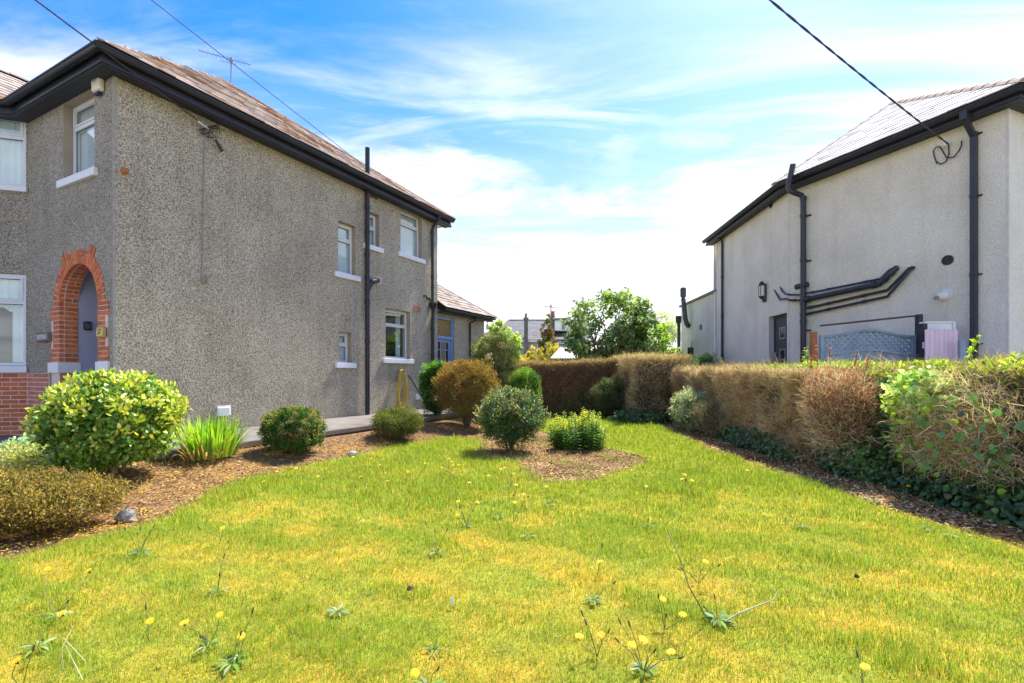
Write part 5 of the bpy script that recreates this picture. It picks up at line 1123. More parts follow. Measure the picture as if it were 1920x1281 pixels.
# the pieris on bare stems in the island bed, and the loosestrife beside it
b11 = spot(958, 850, .25)
shrub('whorled_shrub', 'dense dark whorled-leaf shrub on bare stems in the island bed', 'shrub', b11.x, b11.y, .47, .46, .92, [(.03, .07, .025), (.04, .09, .03), md, (.07, .11, .045)], 15000, .052, .016, 2.4, .26, 12, .14, .25, .7, .6, LEAFG, leafgeo, [(.21, .23, .11), (.28, .27, .13), (.16, .18, .09), (.30, .28, .08)], 7000, 7, nsc=4, stemr=.02)
def spires(name, label, x, y, n, h, seed):
    g = np.random.default_rng(seed); z = hz(x, y); t = thing(name, (x, y, z), label, 'plant'); r_ = random.Random(seed)
    geos, cols, fg, fc = [], [], [], []
    sm = MB()
    for k in range(n):
        a = r_.uniform(0, 6.28); r = .42*math.sqrt(r_.random()); hh = h*r_.uniform(.6, 1.05)*(1-.25*r/.42); bx, by_ = x+r*math.cos(a), y+r*.8*math.sin(a); tx, ty = bx+(bx-x)*.22, by_+(by_-y)*.22
        sm.tube([(bx, by_, z), ((bx+tx)/2, (by_+ty)/2, z+hh*.5), (tx, ty, z+hh)], [.006, .005, .003], 5)
        m = 46; s = np.linspace(.05, 1, m); P = np.stack([bx+(tx-bx)*s, by_+(ty-by_)*s, z+hh*s], 1); an = np.arange(m)*2.4; D = np.stack([np.cos(an), np.sin(an), .25+0*an], 1); Ls = .11*(1-.72*s)+.012
        geos.append(leafgeo(P, D, np.tile([0, 0, 1.], (m, 1))+g.normal(0, .2, (m, 3)), Ls, Ls*.36)); c = pick([(.05, .11, .025), (.08, .16, .03), (.12, .2, .04)], m, g); c[s > .8] = pick([(.28, .36, .06), (.36, .40, .08)], int((s > .8).sum()), g); cols.append(c)
        if r_.random() < .55:
            mf = 26; s = g.uniform(.68, .95, mf); P = np.stack([bx+(tx-bx)*s, by_+(ty-by_)*s, z+hh*s], 1); D = unit(g.normal(size=(mf, 3))+[0, 0, .2]); fg.append(leafgeo(P, D, g.normal(size=(mf, 3)), [.032]*mf, [.022]*mf)); fc.append(pick([(.75, .55, .03), (.7, .48, .02), (.62, .5, .06)], mf, g, jit=.08))
    cloudobj('foliage', geos, LEAF, t, cols)
    for a_, b_ in zip(fg, fc): o = cloudobj('flower_spike', [a_], LEAF, t, [b_]); part('stems', sm, STEMG, t)
b12 = spot(1085, 846, .3); spires('loosestrife', 'clump of yellow loosestrife spires with leafy stems in the island bed', b12.x, b12.y, 64, .72, 13)
b13 = gnd(1042, 826); spires_small = strap('weed_tuft', 'small green weed beside the loosestrife clump', b13.x-.07, b13.y, 40, .3, .02, [(.1, .17, .05), (.15, .2, .07)], 14, lean=.5, base=.08)

# ------------------------------------------------------------------ hedges
def hedge(name, label, x0, x1, y0, y1, h, pal, ntw, green_top, seed, facep, L=.13, topn=0, toppal=None, leafn=0, leafpal=None, h2=None, facing='y', leafL=.04, ivy=0, core=True, twbias=.55, leafz=(0, 1), corein=.16, w=.0042):
    """box hedge between (x0,y0) and (x1,y1); twigs stand out from its faces"""
    g = np.random.default_rng(seed); z0 = min(hz(x0, y0), hz(x1, y1)); t = thing(name, ((x0+x1)/2, (y0+y1)/2, z0), label, 'hedge'); h2 = h2 or h
    cx, cy, sx, sy = (x0+x1)/2, (y0+y1)/2, (x1-x0)/2, (y1-y0)/2
    def surf(n, faces, inset=.0):
        per = []
        for f in faces: per.append({'-x': sy*h*2, '+x': sy*h*2, '-y': sx*h*2, '+y': sx*h*2, 'top': 4*sx*sy}[f])
        per = np.array(per)/sum(per); out, nor = [], []
        for f, p in zip(faces, per):
            m = max(1, int(n*p)); a = g.uniform(-1, 1, m); b = g.random(m); dep = np.abs(g.normal(0, .09, m))+inset
            if f[1] == 'x': s = -1 if f[0] == '-' else 1; X = cx+s*(sx-dep); Y = cy+a*sy; Z = b; N = np.tile([s, 0, .12], (m, 1))
            elif f[1] == 'y': s = -1 if f[0] == '-' else 1; Y = cy+s*(sy-dep); X = cx+a*sx; Z = b; N = np.tile([0, s, .12], (m, 1))
            else: X = cx+a*sx; Y = cy+g.uniform(-1, 1, m)*sy; Z = 1-dep*.6; N = np.tile([0, 0, 1.], (m, 1))
            fx = (X-x0)/max(1e-6, x1-x0) if sx > sy else (Y-y0)/max(1e-6, y1-y0); hh = h+(h2-h)*np.clip(fx, 0, 1); Pp = np.stack([X, Y, z0+Z*hh], 1)
            out.append(Pp+np.asarray(N)*(.065*fnoise(Pp, 2.6, seed+3)+.05*fnoise(Pp, 7, seed+4))[:, None]); nor.append(N)
        return np.concatenate(out), np.concatenate(nor).astype(float)
    P, N = surf(ntw, facep+['top']); ok = ~((fnoise(P*np.array([1, 1, 1.6]), 3.4, seed+20) < -.30) & (g.random(len(P)) < .8) & (P[:, 2] < z0+.82*h)); P, N = P[ok], N[ok]; n = len(P)
    D = unit(N*twbias+g.normal(0, .42, P.shape)+np.array([0, 0, .12])); geos = [twiggeo(P-D*.05, D, L*g.uniform(.5, 1.3, n), w*g.uniform(.6, 1.6, n), g)]; cols = [pick(pal, n, g, P, 2.2, seed)]
    Pb, Nb = surf(ntw//22, facep+['top']); nb3 = len(Pb); geos.append(twiggeo(Pb-Nb*.12, Nb*.35+g.normal(0, .5, Pb.shape)+[0, 0, .5], .32*g.uniform(.5, 1.3, nb3), .010*g.uniform(.6, 1.5, nb3), g)); cols.append(pick([(.20, .15, .10), (.28, .22, .15), (.12, .09, .06)], nb3, g))
    cloudobj('twigs', geos, TWIG, t, cols)
    lg, lc = [], []
    if topn:
        P, N = surf(topn, ['top']); n = len(P); P[:, 2] += g.uniform(-.07, .05, n); lg.append(leafgeo(P, g.normal(0, .6, P.shape)+[0, 0, .8], g.normal(0, .6, P.shape)+[0, 0, .6], leafL*g.uniform(.7, 1.3, n), leafL*.5*g.uniform(.7, 1.2, n))); lc.append(pick(toppal, n, g, P, 2, seed))
    if leafn:
        P, N = surf(leafn*2, facep); fz = (P[:, 2]-z0)/h; ok = (fz > leafz[0]) & (fz < leafz[1]) & (fnoise(P, 2.8, seed+9) > g.normal(.0, .25, len(P))); P, N = P[ok], N[ok]; n = len(P)
        lg.append(leafgeo(P, N*.4+g.normal(0, .6, P.shape), N+g.normal(0, .4, P.shape)+[0, 0, .4], leafL*g.uniform(.7, 1.3, n), leafL*.6*g.uniform(.7, 1.2, n))); lc.append(pick(leafpal, n, g, P, 2, seed))
    if lg: cloudobj('leaves', lg, LEAF, t, lc)
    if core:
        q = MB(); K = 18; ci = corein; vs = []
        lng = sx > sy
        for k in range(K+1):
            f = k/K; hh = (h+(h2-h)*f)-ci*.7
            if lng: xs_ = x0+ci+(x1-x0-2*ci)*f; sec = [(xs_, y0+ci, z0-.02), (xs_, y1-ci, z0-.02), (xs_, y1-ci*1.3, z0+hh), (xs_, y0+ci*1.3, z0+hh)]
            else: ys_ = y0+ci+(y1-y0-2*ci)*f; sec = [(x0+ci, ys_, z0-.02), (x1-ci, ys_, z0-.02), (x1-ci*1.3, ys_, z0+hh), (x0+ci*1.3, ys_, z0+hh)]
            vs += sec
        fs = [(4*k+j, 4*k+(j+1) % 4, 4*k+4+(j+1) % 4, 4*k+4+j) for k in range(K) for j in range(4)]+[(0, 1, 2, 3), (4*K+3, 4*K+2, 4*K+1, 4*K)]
        q.add(vs, fs); part('shade_core', q, COREM, t)  # solid dark box added to block light and darken the gaps
    return t
BRN = [tuple(c*1.75 for c in q) for q in [(.13, .09, .055), (.20, .14, .085), (.27, .195, .125), (.33, .25, .165), (.17, .12, .065)]]
BRD = [tuple(c*2.6 for c in q) for q in [(.05, .032, .02), (.09, .058, .035), (.14, .085, .05), (.11, .06, .03)]]
TOPG = [(.16, .20, .04), (.26, .26, .05), (.30, .25, .09)]; LIME = [(.26, .36, .03), (.36, .44, .04), (.2, .3, .03), (.44, .46, .1)]
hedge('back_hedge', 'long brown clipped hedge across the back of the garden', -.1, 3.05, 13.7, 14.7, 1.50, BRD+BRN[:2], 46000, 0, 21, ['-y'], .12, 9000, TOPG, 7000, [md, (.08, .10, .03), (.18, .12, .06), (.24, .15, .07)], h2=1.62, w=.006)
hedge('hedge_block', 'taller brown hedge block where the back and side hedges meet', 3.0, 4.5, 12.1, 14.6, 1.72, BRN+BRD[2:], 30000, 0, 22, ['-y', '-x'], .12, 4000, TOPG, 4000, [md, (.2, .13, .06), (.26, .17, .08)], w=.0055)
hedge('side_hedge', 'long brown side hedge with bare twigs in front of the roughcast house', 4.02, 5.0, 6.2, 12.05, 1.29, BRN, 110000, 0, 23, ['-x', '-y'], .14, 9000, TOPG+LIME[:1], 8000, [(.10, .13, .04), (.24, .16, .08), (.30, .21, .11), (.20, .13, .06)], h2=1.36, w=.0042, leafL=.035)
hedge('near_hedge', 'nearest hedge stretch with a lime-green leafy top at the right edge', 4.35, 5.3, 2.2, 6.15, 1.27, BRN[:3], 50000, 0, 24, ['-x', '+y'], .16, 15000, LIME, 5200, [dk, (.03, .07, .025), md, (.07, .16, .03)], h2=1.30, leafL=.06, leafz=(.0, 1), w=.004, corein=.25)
g = np.random.default_rng(31)
def crest(t, x0, x1, y0, y1, z, n, seed, L=.05):
    g = np.random.default_rng(seed); P = np.stack([g.uniform(x0, x1, n), g.uniform(y0, y1, n), np.zeros(n)], 1); P[:, 2] = z+.05*fnoise(P, 3, seed)+g.uniform(-.06, .05, n); cloudobj('leafy_top', [leafgeo(P, g.normal(0, .5, P.shape)+[0, 0, .7], g.normal(0, .7, P.shape)+[-.2, 0, .5], L*g.uniform(.6, 1.2, n), L*.5*g.uniform(.7, 1.3, n))], LEAF, t, [pick(LIME, n, g, P, 2, seed)])
crest(bpy.data.objects['side_hedge'], 4.2, 5.05, 6.2, 8.6, 1.31, 9000, 5)
# upright lime shoots on the hedge top
def shoots(name, label, spots, seed, pal, stemcol=None, L=.05, cat='plant', n=26, hh=.3, group=None):
    g = np.random.default_rng(seed)
    for i, (x, y, z, s_) in enumerate(spots):
        t = thing(name, (x, y, z), label[i] if isinstance(label, list) else label, cat, group); tp = Vector((x+g.normal(0, .03), y+g.normal(0, .03), z+hh*s_)); part('stem', MB().tube([(x, y, z-.15), tp], [.006, .003], 5), stemcol or STEMG, t)
        s = g.random(n); P = np.array([x, y, z])*(1-s)[:, None]+np.array(tp)*s[:, None]; D = g.normal(size=(n, 3))+[0, 0, .3]; cloudobj('leaves', [leafgeo(P, D, g.normal(0, .5, (n, 3))+[0, 0, .7], L*g.uniform(.6, 1.2, n), L*.55*g.uniform(.7, 1.2, n))], LEAF, t, [pick(pal, n, g)])
shoots('hedge_shoot', ['tall lime-green shoot above the hedge in front of the square downpipe', 'small lime-green shoot above the hedge by the grey door'], [(*at(1812, 676, 5.4), .9), (*at(1508, 690, 7.6), 1.1)], 3, LIME, n=40, L=.055)
# red barberry bush standing in the hedge
RED = [(.13, .06, .04), (.18, .09, .06), (.24, .14, .10), (.28, .19, .13), (.14, .10, .06)]
t = shrub('red_barberry', 'reddish barberry bush with bare tan stems growing out of the side hedge', 'shrub', 4.08, 6.0, .33, .48, 1.29, RED, 15000, .026, .012, 2.4, .16, 33, .42, .2, .7, .7, LEAF, leafgeo, [(.32, .10, .06), (.40, .2, .14)], 4000, 9, stemmat=BARKT, depth=.75, stemr=.012)
g = np.random.default_rng(40); Pn, Nn_ = blob(g, 5000, (4.08, 6.0, .75), (.36, .5, .62), 2.2, .2, 3, 5, .8); cloudobj('twigs', [twiggeo(Pn, Nn_*.6+g.normal(0, .5, Pn.shape)+[0, 0, .5], .14*g.uniform(.5, 1.3, 5000), .004*g.uniform(.6, 1.5, 5000), g)], TWIG, t, [pick(BRN, 5000, g, Pn)])
shoots('red_shoot', ['tallest red barberry shoot, in front of the orange-brown post', 'red barberry shoot just left of the lattice fence foot', 'short red barberry shoot left of the orange-brown post', 'red barberry shoot below the left part of the lattice fence', 'rightmost red barberry shoot, below the lattice fence'], [(*at(1534, 690, 6.5), 1.1), (*at(1552, 690, 6.4), 1.0), (*at(1521, 690, 6.7), .7), (*at(1600, 690, 6.1), .6), (*at(1621, 690, 6.0), .55)], 4, [(.28, .07, .04), (.34, .10, .06)], BARK, .03, 'plant', 34, .28, 'red shoots above the hedge')
# near privet with broad pale leaves and many tan stems
g = np.random.default_rng(51)
pv = thing('broadleaf_bush', (4.15, 4.75, 0), 'pruned bush with pale broad leaves over bare tan stems at the right', 'shrub')
P, N = blob(g, 1500, (4.2, 4.95, 1.02), (.24, .36, .26), 2.4, .2, 3, 6, .6); n = len(P); cloudobj('pale_leaves', [broadgeo(P, N*.4+g.normal(0, .6, P.shape), N*.5+g.normal(0, .5, P.shape)+[0, 0, .6], .072*g.uniform(.6, 1.25, n), .045*g.uniform(.7, 1.2, n))], LEAF, pv, [pick([(.12, .26, .05), (.20, .34, .07), (.30, .40, .12), (.40, .44, .2), (.36, .45, .06)], n, g, P, 3)])
P, N = blob(g, 9000, (4.28, 4.6, .70), (.28, .66, .55), 2.6, .15, 3, 7, .9); n = len(P); cloudobj('twigs', [twiggeo(P, N*.5+g.normal(0, .6, P.shape), .17*g.uniform(.4, 1.3, n), .0045*g.uniform(.5, 1.6, n), g)], TWIG, pv, [pick(BRN+[(.42, .33, .22)], n, g, P)])
P, N = blob(g, 380, (4.2, 4.6, .60), (.28, .66, .48), 2.6, .15, 3, 8, .4); n = len(P); cloudobj('dark_leaves', [broadgeo(P, N*.3+g.normal(0, .6, P.shape), N+g.normal(0, .4, P.shape), .085*g.uniform(.6, 1.2, n), .06*g.uniform(.7, 1.2, n))], LEAFG, pv, [pick([(.05, .12, .05), (.08, .18, .05), (.16, .28, .04)], n, g, P)])
r_ = random.Random(3)
for k in range(15):
    y = 4.1+k*.075+r_.uniform(-.03, .03); x = 4.27+r_.uniform(-.1, .15); part('stem', MB().tube([(x+.03, y, .0), (x+r_.uniform(-.03, .03), y+r_.uniform(-.06, .06), .4), (x+r_.uniform(-.05, .05), y+r_.uniform(-.1, .1), .75), (x+r_.uniform(-.1, .1), y+r_.uniform(-.16, .16), 1.1)], [.011, .010, .008, .005], 6), BARKT, pv)
for k, (px, py) in enumerate(((1790, 838), (1830, 862), (1868, 885), (1880, 868))):
    a_ = at(px-10, py-40, 4.5); b_ = at(px+25, py+22, 4.25); part('cut_branch', MB().tube([a_, a_.lerp(b_, .5)+Vector((0, 0, .02)), b_], [.010, .008, .004], 6), BARKT, pv)
    for j in range(6):
        s_ = a_.lerp(b_, .3+.12*j); part('twig', MB().tube([s_, s_+Vector((r_.uniform(-.1, .1), r_.uniform(-.06, .02), r_.uniform(-.1, .08)))], [.004, .0015], 5), BARKT, pv)
# ivy along the hedge foot: each patch a plant of its own
IVY = [(.025, .06, .024), (.04, .09, .03), (.06, .13, .04), (.09, .17, .045)]
def ivy(label, c, rad, n, seed, L=.06):
    g = np.random.default_rng(seed); t = thing('ivy', (c[0], c[1], 0), label, 'ivy', None); P, N = blob(g, n, c, rad, 2.3, .22, 3, seed, .35); P[:, 2] = np.maximum(P[:, 2], hgt(P[:, 0], P[:, 1])+.01)
    cloudobj('leaves', [broadgeo(P, N*.35+g.normal(0, .55, P.shape)+[0, 0, -.25], N+g.normal(0, .35, P.shape)+[0, 0, .5], L*g.uniform(.6, 1.25, n), L*.9*g.uniform(.7, 1.15, n))], LEAFG, t, [pick(IVY, n, g, P, 3, seed)])
    m = 14; q = MB(); r_ = random.Random(seed)
    for k in range(m): a = Vector((c[0]+r_.uniform(-.7, .7)*rad[0], c[1]+r_.uniform(-.7, .7)*rad[1], .02)); q.tube([a, a+Vector((r_.uniform(-.15, .15), r_.uniform(-.15, .15), rad[2]*1.2))], [.006, .003], 5)
    part('vines', q, BARK, t)
ivy('dark ivy mound at the foot of the red barberry', (4.2, 6.0, .14), (.22, .55, .30), 2600, 61); ivy('low dark ivy running along the foot of the side hedge', (4.05, 8.2, .10), (.17, 1.35, .22), 2000, 62, .055)
ivy('tall dark ivy filling the gap between barberry and broadleaf bush', (4.45, 5.55, .55), (.24, .36, .62), 2600, 63); ivy('dark ivy mat at the foot of the broadleaf bush', (4.3, 4.5, .10), (.24, 1.1, .24), 2600, 64, .065)
ivy('dark ivy climbing the nearest hedge at the right edge', (4.55, 3.8, .45), (.22, 1.0, .55), 3600, 65, .075); ivy('ivy at the dark corner of the back hedge', (3.2, 12.2, .12), (.7, .4, .24), 1400, 66)
# variegated shrub at the hedge foot, dark shrub in the back hedge
shrub('variegated_shrub', 'pale variegated shrub leaning from the foot of the side hedge', 'shrub', 3.95, 10.5, .46, .6, .86, [(.10, .15, .06), (.2, .24, .13), (.34, .36, .24), (.14, .18, .08)], 9000, .05, .022, 2.3, .2, 71, .04, .3, .6, .7, LEAF, leafgeo, [(.46, .47, .34), (.3, .34, .2)], 3000, 7)
shrub('bare_twiggy_shrub', 'half-bare twiggy shrub beside the variegated shrub', 'shrub', 3.98, 9.45, .36, .5, .7, [(.20, .15, .10), (.28, .22, .16), (.12, .1, .05), (.15, .18, .09)], 5000, .06, .008, 2.3, .2, 72, .04, .3, .6, .8, TWIG, leafgeo, [(.24, .28, .14)], 500, 8, stemmat=BARKT)
shrub('shaded_shrub', 'rounded dark shrub standing in front of the back hedge', 'shrub', at(1146, 0, 13.2).x, 13.2, .58, .4, 1.12, [dk, (.05, .07, .03), (.09, .10, .04), (.10, .08, .04)], 11000, .04, .018, 2.5, .15, 73, .1, .3, .6, .6, LEAF, leafgeo, [(.12, .15, .06)], 2500, 6)

# ------------------------------------------------------------------ trees behind the hedge
def tree(name, label, x, y, zc, rad, trunk_h, npal, pal, n, L, W, seed, ncl=55, clr=.5, tip=None, geo=broadgeo, stems_=5, mat=None, cat='tree', up=0., hang=0., z=0., sq=2.2):
    g = np.random.default_rng(seed); t = thing(name, (x, y, z), label, cat); d = unit(g.normal(size=(ncl, 3))); k = g.uniform(.45, 1.0, ncl)**.6; rr = (np.abs(d)**sq).sum(1)**(-1/sq); C_ = np.array([x, y, zc])+d*(rr*k)[:, None]*np.array(rad)*(1+.14*fnoise(d, 3, seed))[:, None]
    r_ = random.Random(seed); tk = MB()
    for s in range(stems_):
        a = 2*math.pi*s/stems_; tk.tube([(x+.08*math.cos(a), y+.08*math.sin(a), z), (x+.2*rad[0]*math.cos(a)*.6, y+.2*rad[1]*math.sin(a), z+trunk_h*.6), (x+.4*rad[0]*math.cos(a), y+.4*rad[1]*math.sin(a), zc-rad[2]*.35)], [.06, .05, .035], 7)
    part('trunk', tk, BARKT, t); lm = MB()
    for c in C_[:40]:
        a = 2*math.pi*r_.randrange(stems_)/stems_; b_ = Vector((x+.38*rad[0]*math.cos(a), y+.38*rad[1]*math.sin(a), zc-rad[2]*.4)); e_ = Vector(c); lm.tube([b_, b_.lerp(e_, .5)+Vector((0, 0, .12)), e_], [.028, .018, .006], 5)
    part('limbs', lm, BARKT, t); ci = g.integers(0, ncl, n); P = C_[ci]+unit(g.normal(size=(n, 3)))*(g.random(n)**.5*clr)[:, None]*np.array([1, 1, .75]); out = unit(P-np.array([x, y, zc]))
    D = unit(out*.5+g.normal(0, .6, P.shape)+[0, 0, -.3-hang]); N = unit(out*.4+g.normal(0, .35, P.shape)+[0, 0, .9]); c = pick(pal, n, g, P, 1.2, seed)
    if tip: k2 = (out[:, 2] > g.uniform(-.2, 1.0, n)); c[k2] = pick(tip, int(k2.sum()), g)
    cloudobj('crown', [geo(P, D, N, L*g.uniform(.6, 1.25, n), W*g.uniform(.7, 1.2, n))], mat or LEAF, t, [c]); return t
tx = at(1146, 0, 17.2).x
tree('broadleaf_tree', 'round leafy green tree in front of the shed behind the back hedge', tx, 17.4, 2.82, (1.66, 1.4, 1.36), 1.2, 0, [(.06, .11, .04), (.09, .15, .05), (.13, .19, .06), (.08, .13, .07)], 8500, .135, .10, 81, 110, .33, [(.20, .28, .05), (.27, .33, .07), (.17, .24, .09)], mat=LEAF)
tree('leaning_bush', 'lighter green bush to the right of the round tree', at(1215, 0, 18).x, 18.4, 2.0, (1.05, .8, 1.15), .6, 0, [(.05, .13, .03), (.10, .2, .03), (.18, .28, .04)], 3600, .14, .10, 82, 40, .36, [(.26, .36, .05)], cat='bush')
tree('willow_tree', 'pale willow-like tree beside the annex of the roughcast house', at(1243, 0, 24).x, 24.5, 2.5, (1.15, 1.0, 1.75), .8, 0, [(.14, .20, .07), (.22, .27, .12), (.30, .33, .18)], 9000, .16, .03, 83, 50, .38, [(.36, .4, .22)], geo=leafgeo, hang=.2)
tree('golden_bush', 'yellow-green bush at the corner of the far annex', at(1266, 0, 17.0).x, 17.0, 1.72, (.36, .36, .48), .5, 0, [(.25, .33, .03), (.35, .4, .04), (.42, .36, .06)], 1500, .09, .06, 84, 16, .2, cat='bush')
shrub('clipped_green_shrub', 'green clipped shrub behind the hedge at the foot of the roughcast house', 'shrub', 5.75, 14.6, .62, .6, 1.78, [dk, md, (.05, .12, .04)], 12000, .05, .02, 2.8, .1, 85, .2, .4, .6, .6, LEAF, leafgeo, [(.16, .26, .08)], 3000, 5)
for i, (px, Y, rx, zt_, lab) in enumerate(((1003, 23, .8, 2.35, 'golden-leaved bush behind the left end of the back hedge'), (1034, 23.5, .62, 2.65, 'taller golden bush rising beside the shed roof'), (972, 21, .62, 1.95, 'green-gold bush next to the tall grey-green shrub'))):
    shrub('golden_shrub', lab, 'shrub', at(px, 0, Y).x, Y, rx, .6, zt_, [(.16, .17, .04), (.30, .26, .05), (.40, .30, .06), (.2, .24, .06)], 5200, .10, .05, 2.2, .2, 90+i, .3, .4, .5, .6, LEAF, leafgeo, [(.5, .38, .08), (.44, .40, .1)], 1500, 5, z=0)
shrub('conifer_column', 'slim reddish-green conifer in front of the far chimney', 'tree', at(1026, 0, 38).x, 38, .62, .6, 5.2, [(.10, .10, .04), (.16, .13, .05), (.12, .14, .06)], 5000, .2, .08, 2.0, .25, 95, .6, .6, .5, .5, LEAF, leafgeo, [(.28, .12, .05)], 900, 3, z=0)

# ================================================================== LAWN GRASS, MULCH, WEEDS
g = np.random.default_rng(77)
def lawn_pts(n, y0, y1):
    Y = g.uniform(y0, y1, n); X = g.uniform(-4.3, 4.2, n); J = g.normal(0, .06, (n, 2))+.07*np.stack([fnoise(np.stack([X, Y, 0*X], 1), 5, 41), fnoise(np.stack([X, Y, 0*X], 1), 5, 42)], 1); ok = inpoly(X+J[:, 0], Y+J[:, 1], LAWN); ok &= np.abs(X) < Y*1.12+.4; return X[ok], Y[ok]
def mossy(X, Y):
    P = np.stack([X, Y, 0*X], 1); f = .38*fnoise(P, 1.7, 5)+.40*fnoise(P, 5.0, 6)+.32*fnoise(P, 14, 7)
    return f+np.clip((5.2-Y)*.13, -.55, .30)+.12*np.clip(-X, -2, 2)*.2
Vs, Ts, Cs, off = [], [], [], 0
for y0, y1, dens, wd, hh in ((1.5, 2.6, 20000, .0021, .030), (2.6, 4, 13000, .0027, .034), (4, 6, 6200, .0042, .042), (6, 9, 3600, .0055, .048), (9, 14.6, 1900, .008, .055)):
    n = int((y1-y0)*8.5*dens); X, Y = lawn_pts(n, y0, y1); n = len(X); m = mossy(X, Y); f = np.clip(.5+.9*(m-.05), 0, 1)
    lush = np.clip(1.1-f*1.1, .12, 1); tall = (fnoise(np.stack([X, Y, 0*X], 1), 1.1, 12) > .45)*.6+1+.7*(fnoise(np.stack([X, Y, 0*X], 1), 7, 15) > .55)
    L = hh*g.uniform(.55, 1.5, n)*(.55+.6*lush)*tall; Wd = wd*g.uniform(.7, 1.3, n)
    az = g.uniform(0, 6.283, n); lean = np.abs(g.normal(0, .5, n))+.12; D = np.stack([np.cos(az), np.sin(az), 0*az], 1); S = np.stack([-np.sin(az), np.cos(az), 0*az], 1); up = np.array([0, 0, 1.])
    B = np.stack([X, Y, hgt(X, Y)-.006], 1); M1 = B+up*(L*.55)[:, None]+D*(L*lean*.28)[:, None]; Tp = B+up*(L*(1-.25*lean.clip(0, 1.5)))[:, None]+D*(L*lean*.85)[:, None]
    V = np.stack([B-S*Wd[:, None]/2, B+S*Wd[:, None]/2, M1+S*Wd[:, None]*.4, M1-S*Wd[:, None]*.4, Tp], 1).reshape(-1, 3); k = np.arange(n)[:, None]*5; T = np.stack([k+[0, 1, 2], k+[0, 2, 3], k+[3, 2, 4]], 1).reshape(-1, 3)
    gr = pick([(.18, .26, .018), (.23, .32, .024), (.29, .37, .03), (.38, .43, .08)], n, g, jit=.15); dry = pick([(.46, .42, .03), (.54, .40, .035), (.50, .44, .16), (.42, .42, .03)], n, g, jit=.15)
    pd = np.clip((m-.18)*1.25+.12, .05, .6); isd = (g.random(n) < pd)[:, None]; c = np.where(isd, dry, gr)/BOOST*1.2
    Vs.append(V); Ts.append(T+off); Cs.append(np.repeat(c, 5, 0)); off += len(V)
go = link('lawn_grass', np_mesh('lawn_grass', np.concatenate(Vs), np.concatenate(Ts), GRASS, np.concatenate(Cs))); tag(go, 'yellow-green mossy lawn grass between the two houses', 'grass', kind='stuff')
print('grass tris', sum(len(t) for t in Ts))
# orange moss cushions in lawn and bed read as short dense tufts
def chips(name, label, region, n, pal, L, W, seed, zoff=.004, patch=None):
    g = np.random.default_rng(seed); xs = [p[0] for p in region]; ys = [p[1] for p in region]; X = g.uniform(min(xs), max(xs), n); Y = g.uniform(min(ys), max(ys), n); ok = inpoly(X, Y, region)
    jx = g.normal(0, .05, (n, 2)); ok &= ~inpoly(X+jx[:, 0], Y+jx[:, 1], LAWN)
    nn = (X-CX)*FS.n.x+(Y-CY)*FS.n.y; uu = (X-CX)*FS.u.x+(Y-CY)*FS.u.y; ok &= ~((nn < 1.80) & (uu > -.3)) 
    P = np.stack([X, Y, 0*X], 1)
    if patch is not None: ok &= fnoise(P, patch[0], patch[1]) > g.normal(patch[2], .2, n)
    X, Y = X[ok], Y[ok]; n = len(X); P = np.stack([X, Y, hgt(X, Y)-.02+zoff+g.uniform(0, .012, n)], 1); az = g.uniform(0, 6.283, n); D = np.stack([np.cos(az), np.sin(az), g.normal(.05, .28, n)], 1); N = np.tile([0, 0, 1.], (n, 1))+g.normal(0, .3, (n, 3))
    V, T = leafgeo(P, D, N, L*g.uniform(.5, 1.5, n), W*g.uniform(.6, 1.5, n), .1, .05); o = link(name, np_mesh(name, V, T, CHIP, np.repeat(pick(pal, n, g, P, 2.5, seed, .3), 4, 0))); tag(o, label, 'mulch', kind='stuff')
MUL = [(.09, .045, .016), (.15, .08, .028), (.22, .13, .05), (.31, .20, .09), (.12, .062, .022)]
MULP = [(.13, .07, .025), (.20, .12, .045), (.28, .18, .075), (.36, .24, .11)]
LB_ = [(-5.3, 2.4), (-5.4, 5.1), (-5.6, 6.8), (-3.6, 7.4), (1.0, 14.5), (1.2, 13), (-.5, 9.5), (-1.2, 8.6), (-2.2, 7.6), (-2.6, 4.4), (-2.6, 2.4)]
RB_ = [(2.2, 13.8), (5, 13.8), (5, 2.0), (2.9, 2.0), (2.9, 10)]
IB_ = [(-.9, 5.3), (2.7, 5.3), (2.7, 9.8), (-.9, 9.8)]
chips('bark_mulch', 'brown bark mulch covering the left bed below the path', LB_, 60000, MUL+[(.3, .17, .05)], .04, .014, 1); chips('bark_mulch', 'brown bark mulch along the foot of the side hedge', RB_, 80000, [tuple(v*1.5 for v in c_) for c_ in MUL], .042, .016, 2); chips('bark_mulch', 'sunlit tan bark mulch of the island bed', IB_, 30000, MULP, .04, .014, 3)  # hedge-foot palette lightened, putting sunlight the hedge blocks into the mulch colour
chips('orange_moss', 'orange-yellow moss patches on the left bed', LB_, 90000, [(.38, .22, .02), (.46, .28, .03), (.30, .20, .02)], .018, .010, 4, .024, (1.6, 3, .1)); chips('dry_weeds', 'low green weeds on the island bed', IB_, 60000, [(.16, .19, .03), (.24, .22, .05), (.30, .22, .08), (.14, .2, .02)], .045, .005, 5, .02, (2.8, 8, .18))
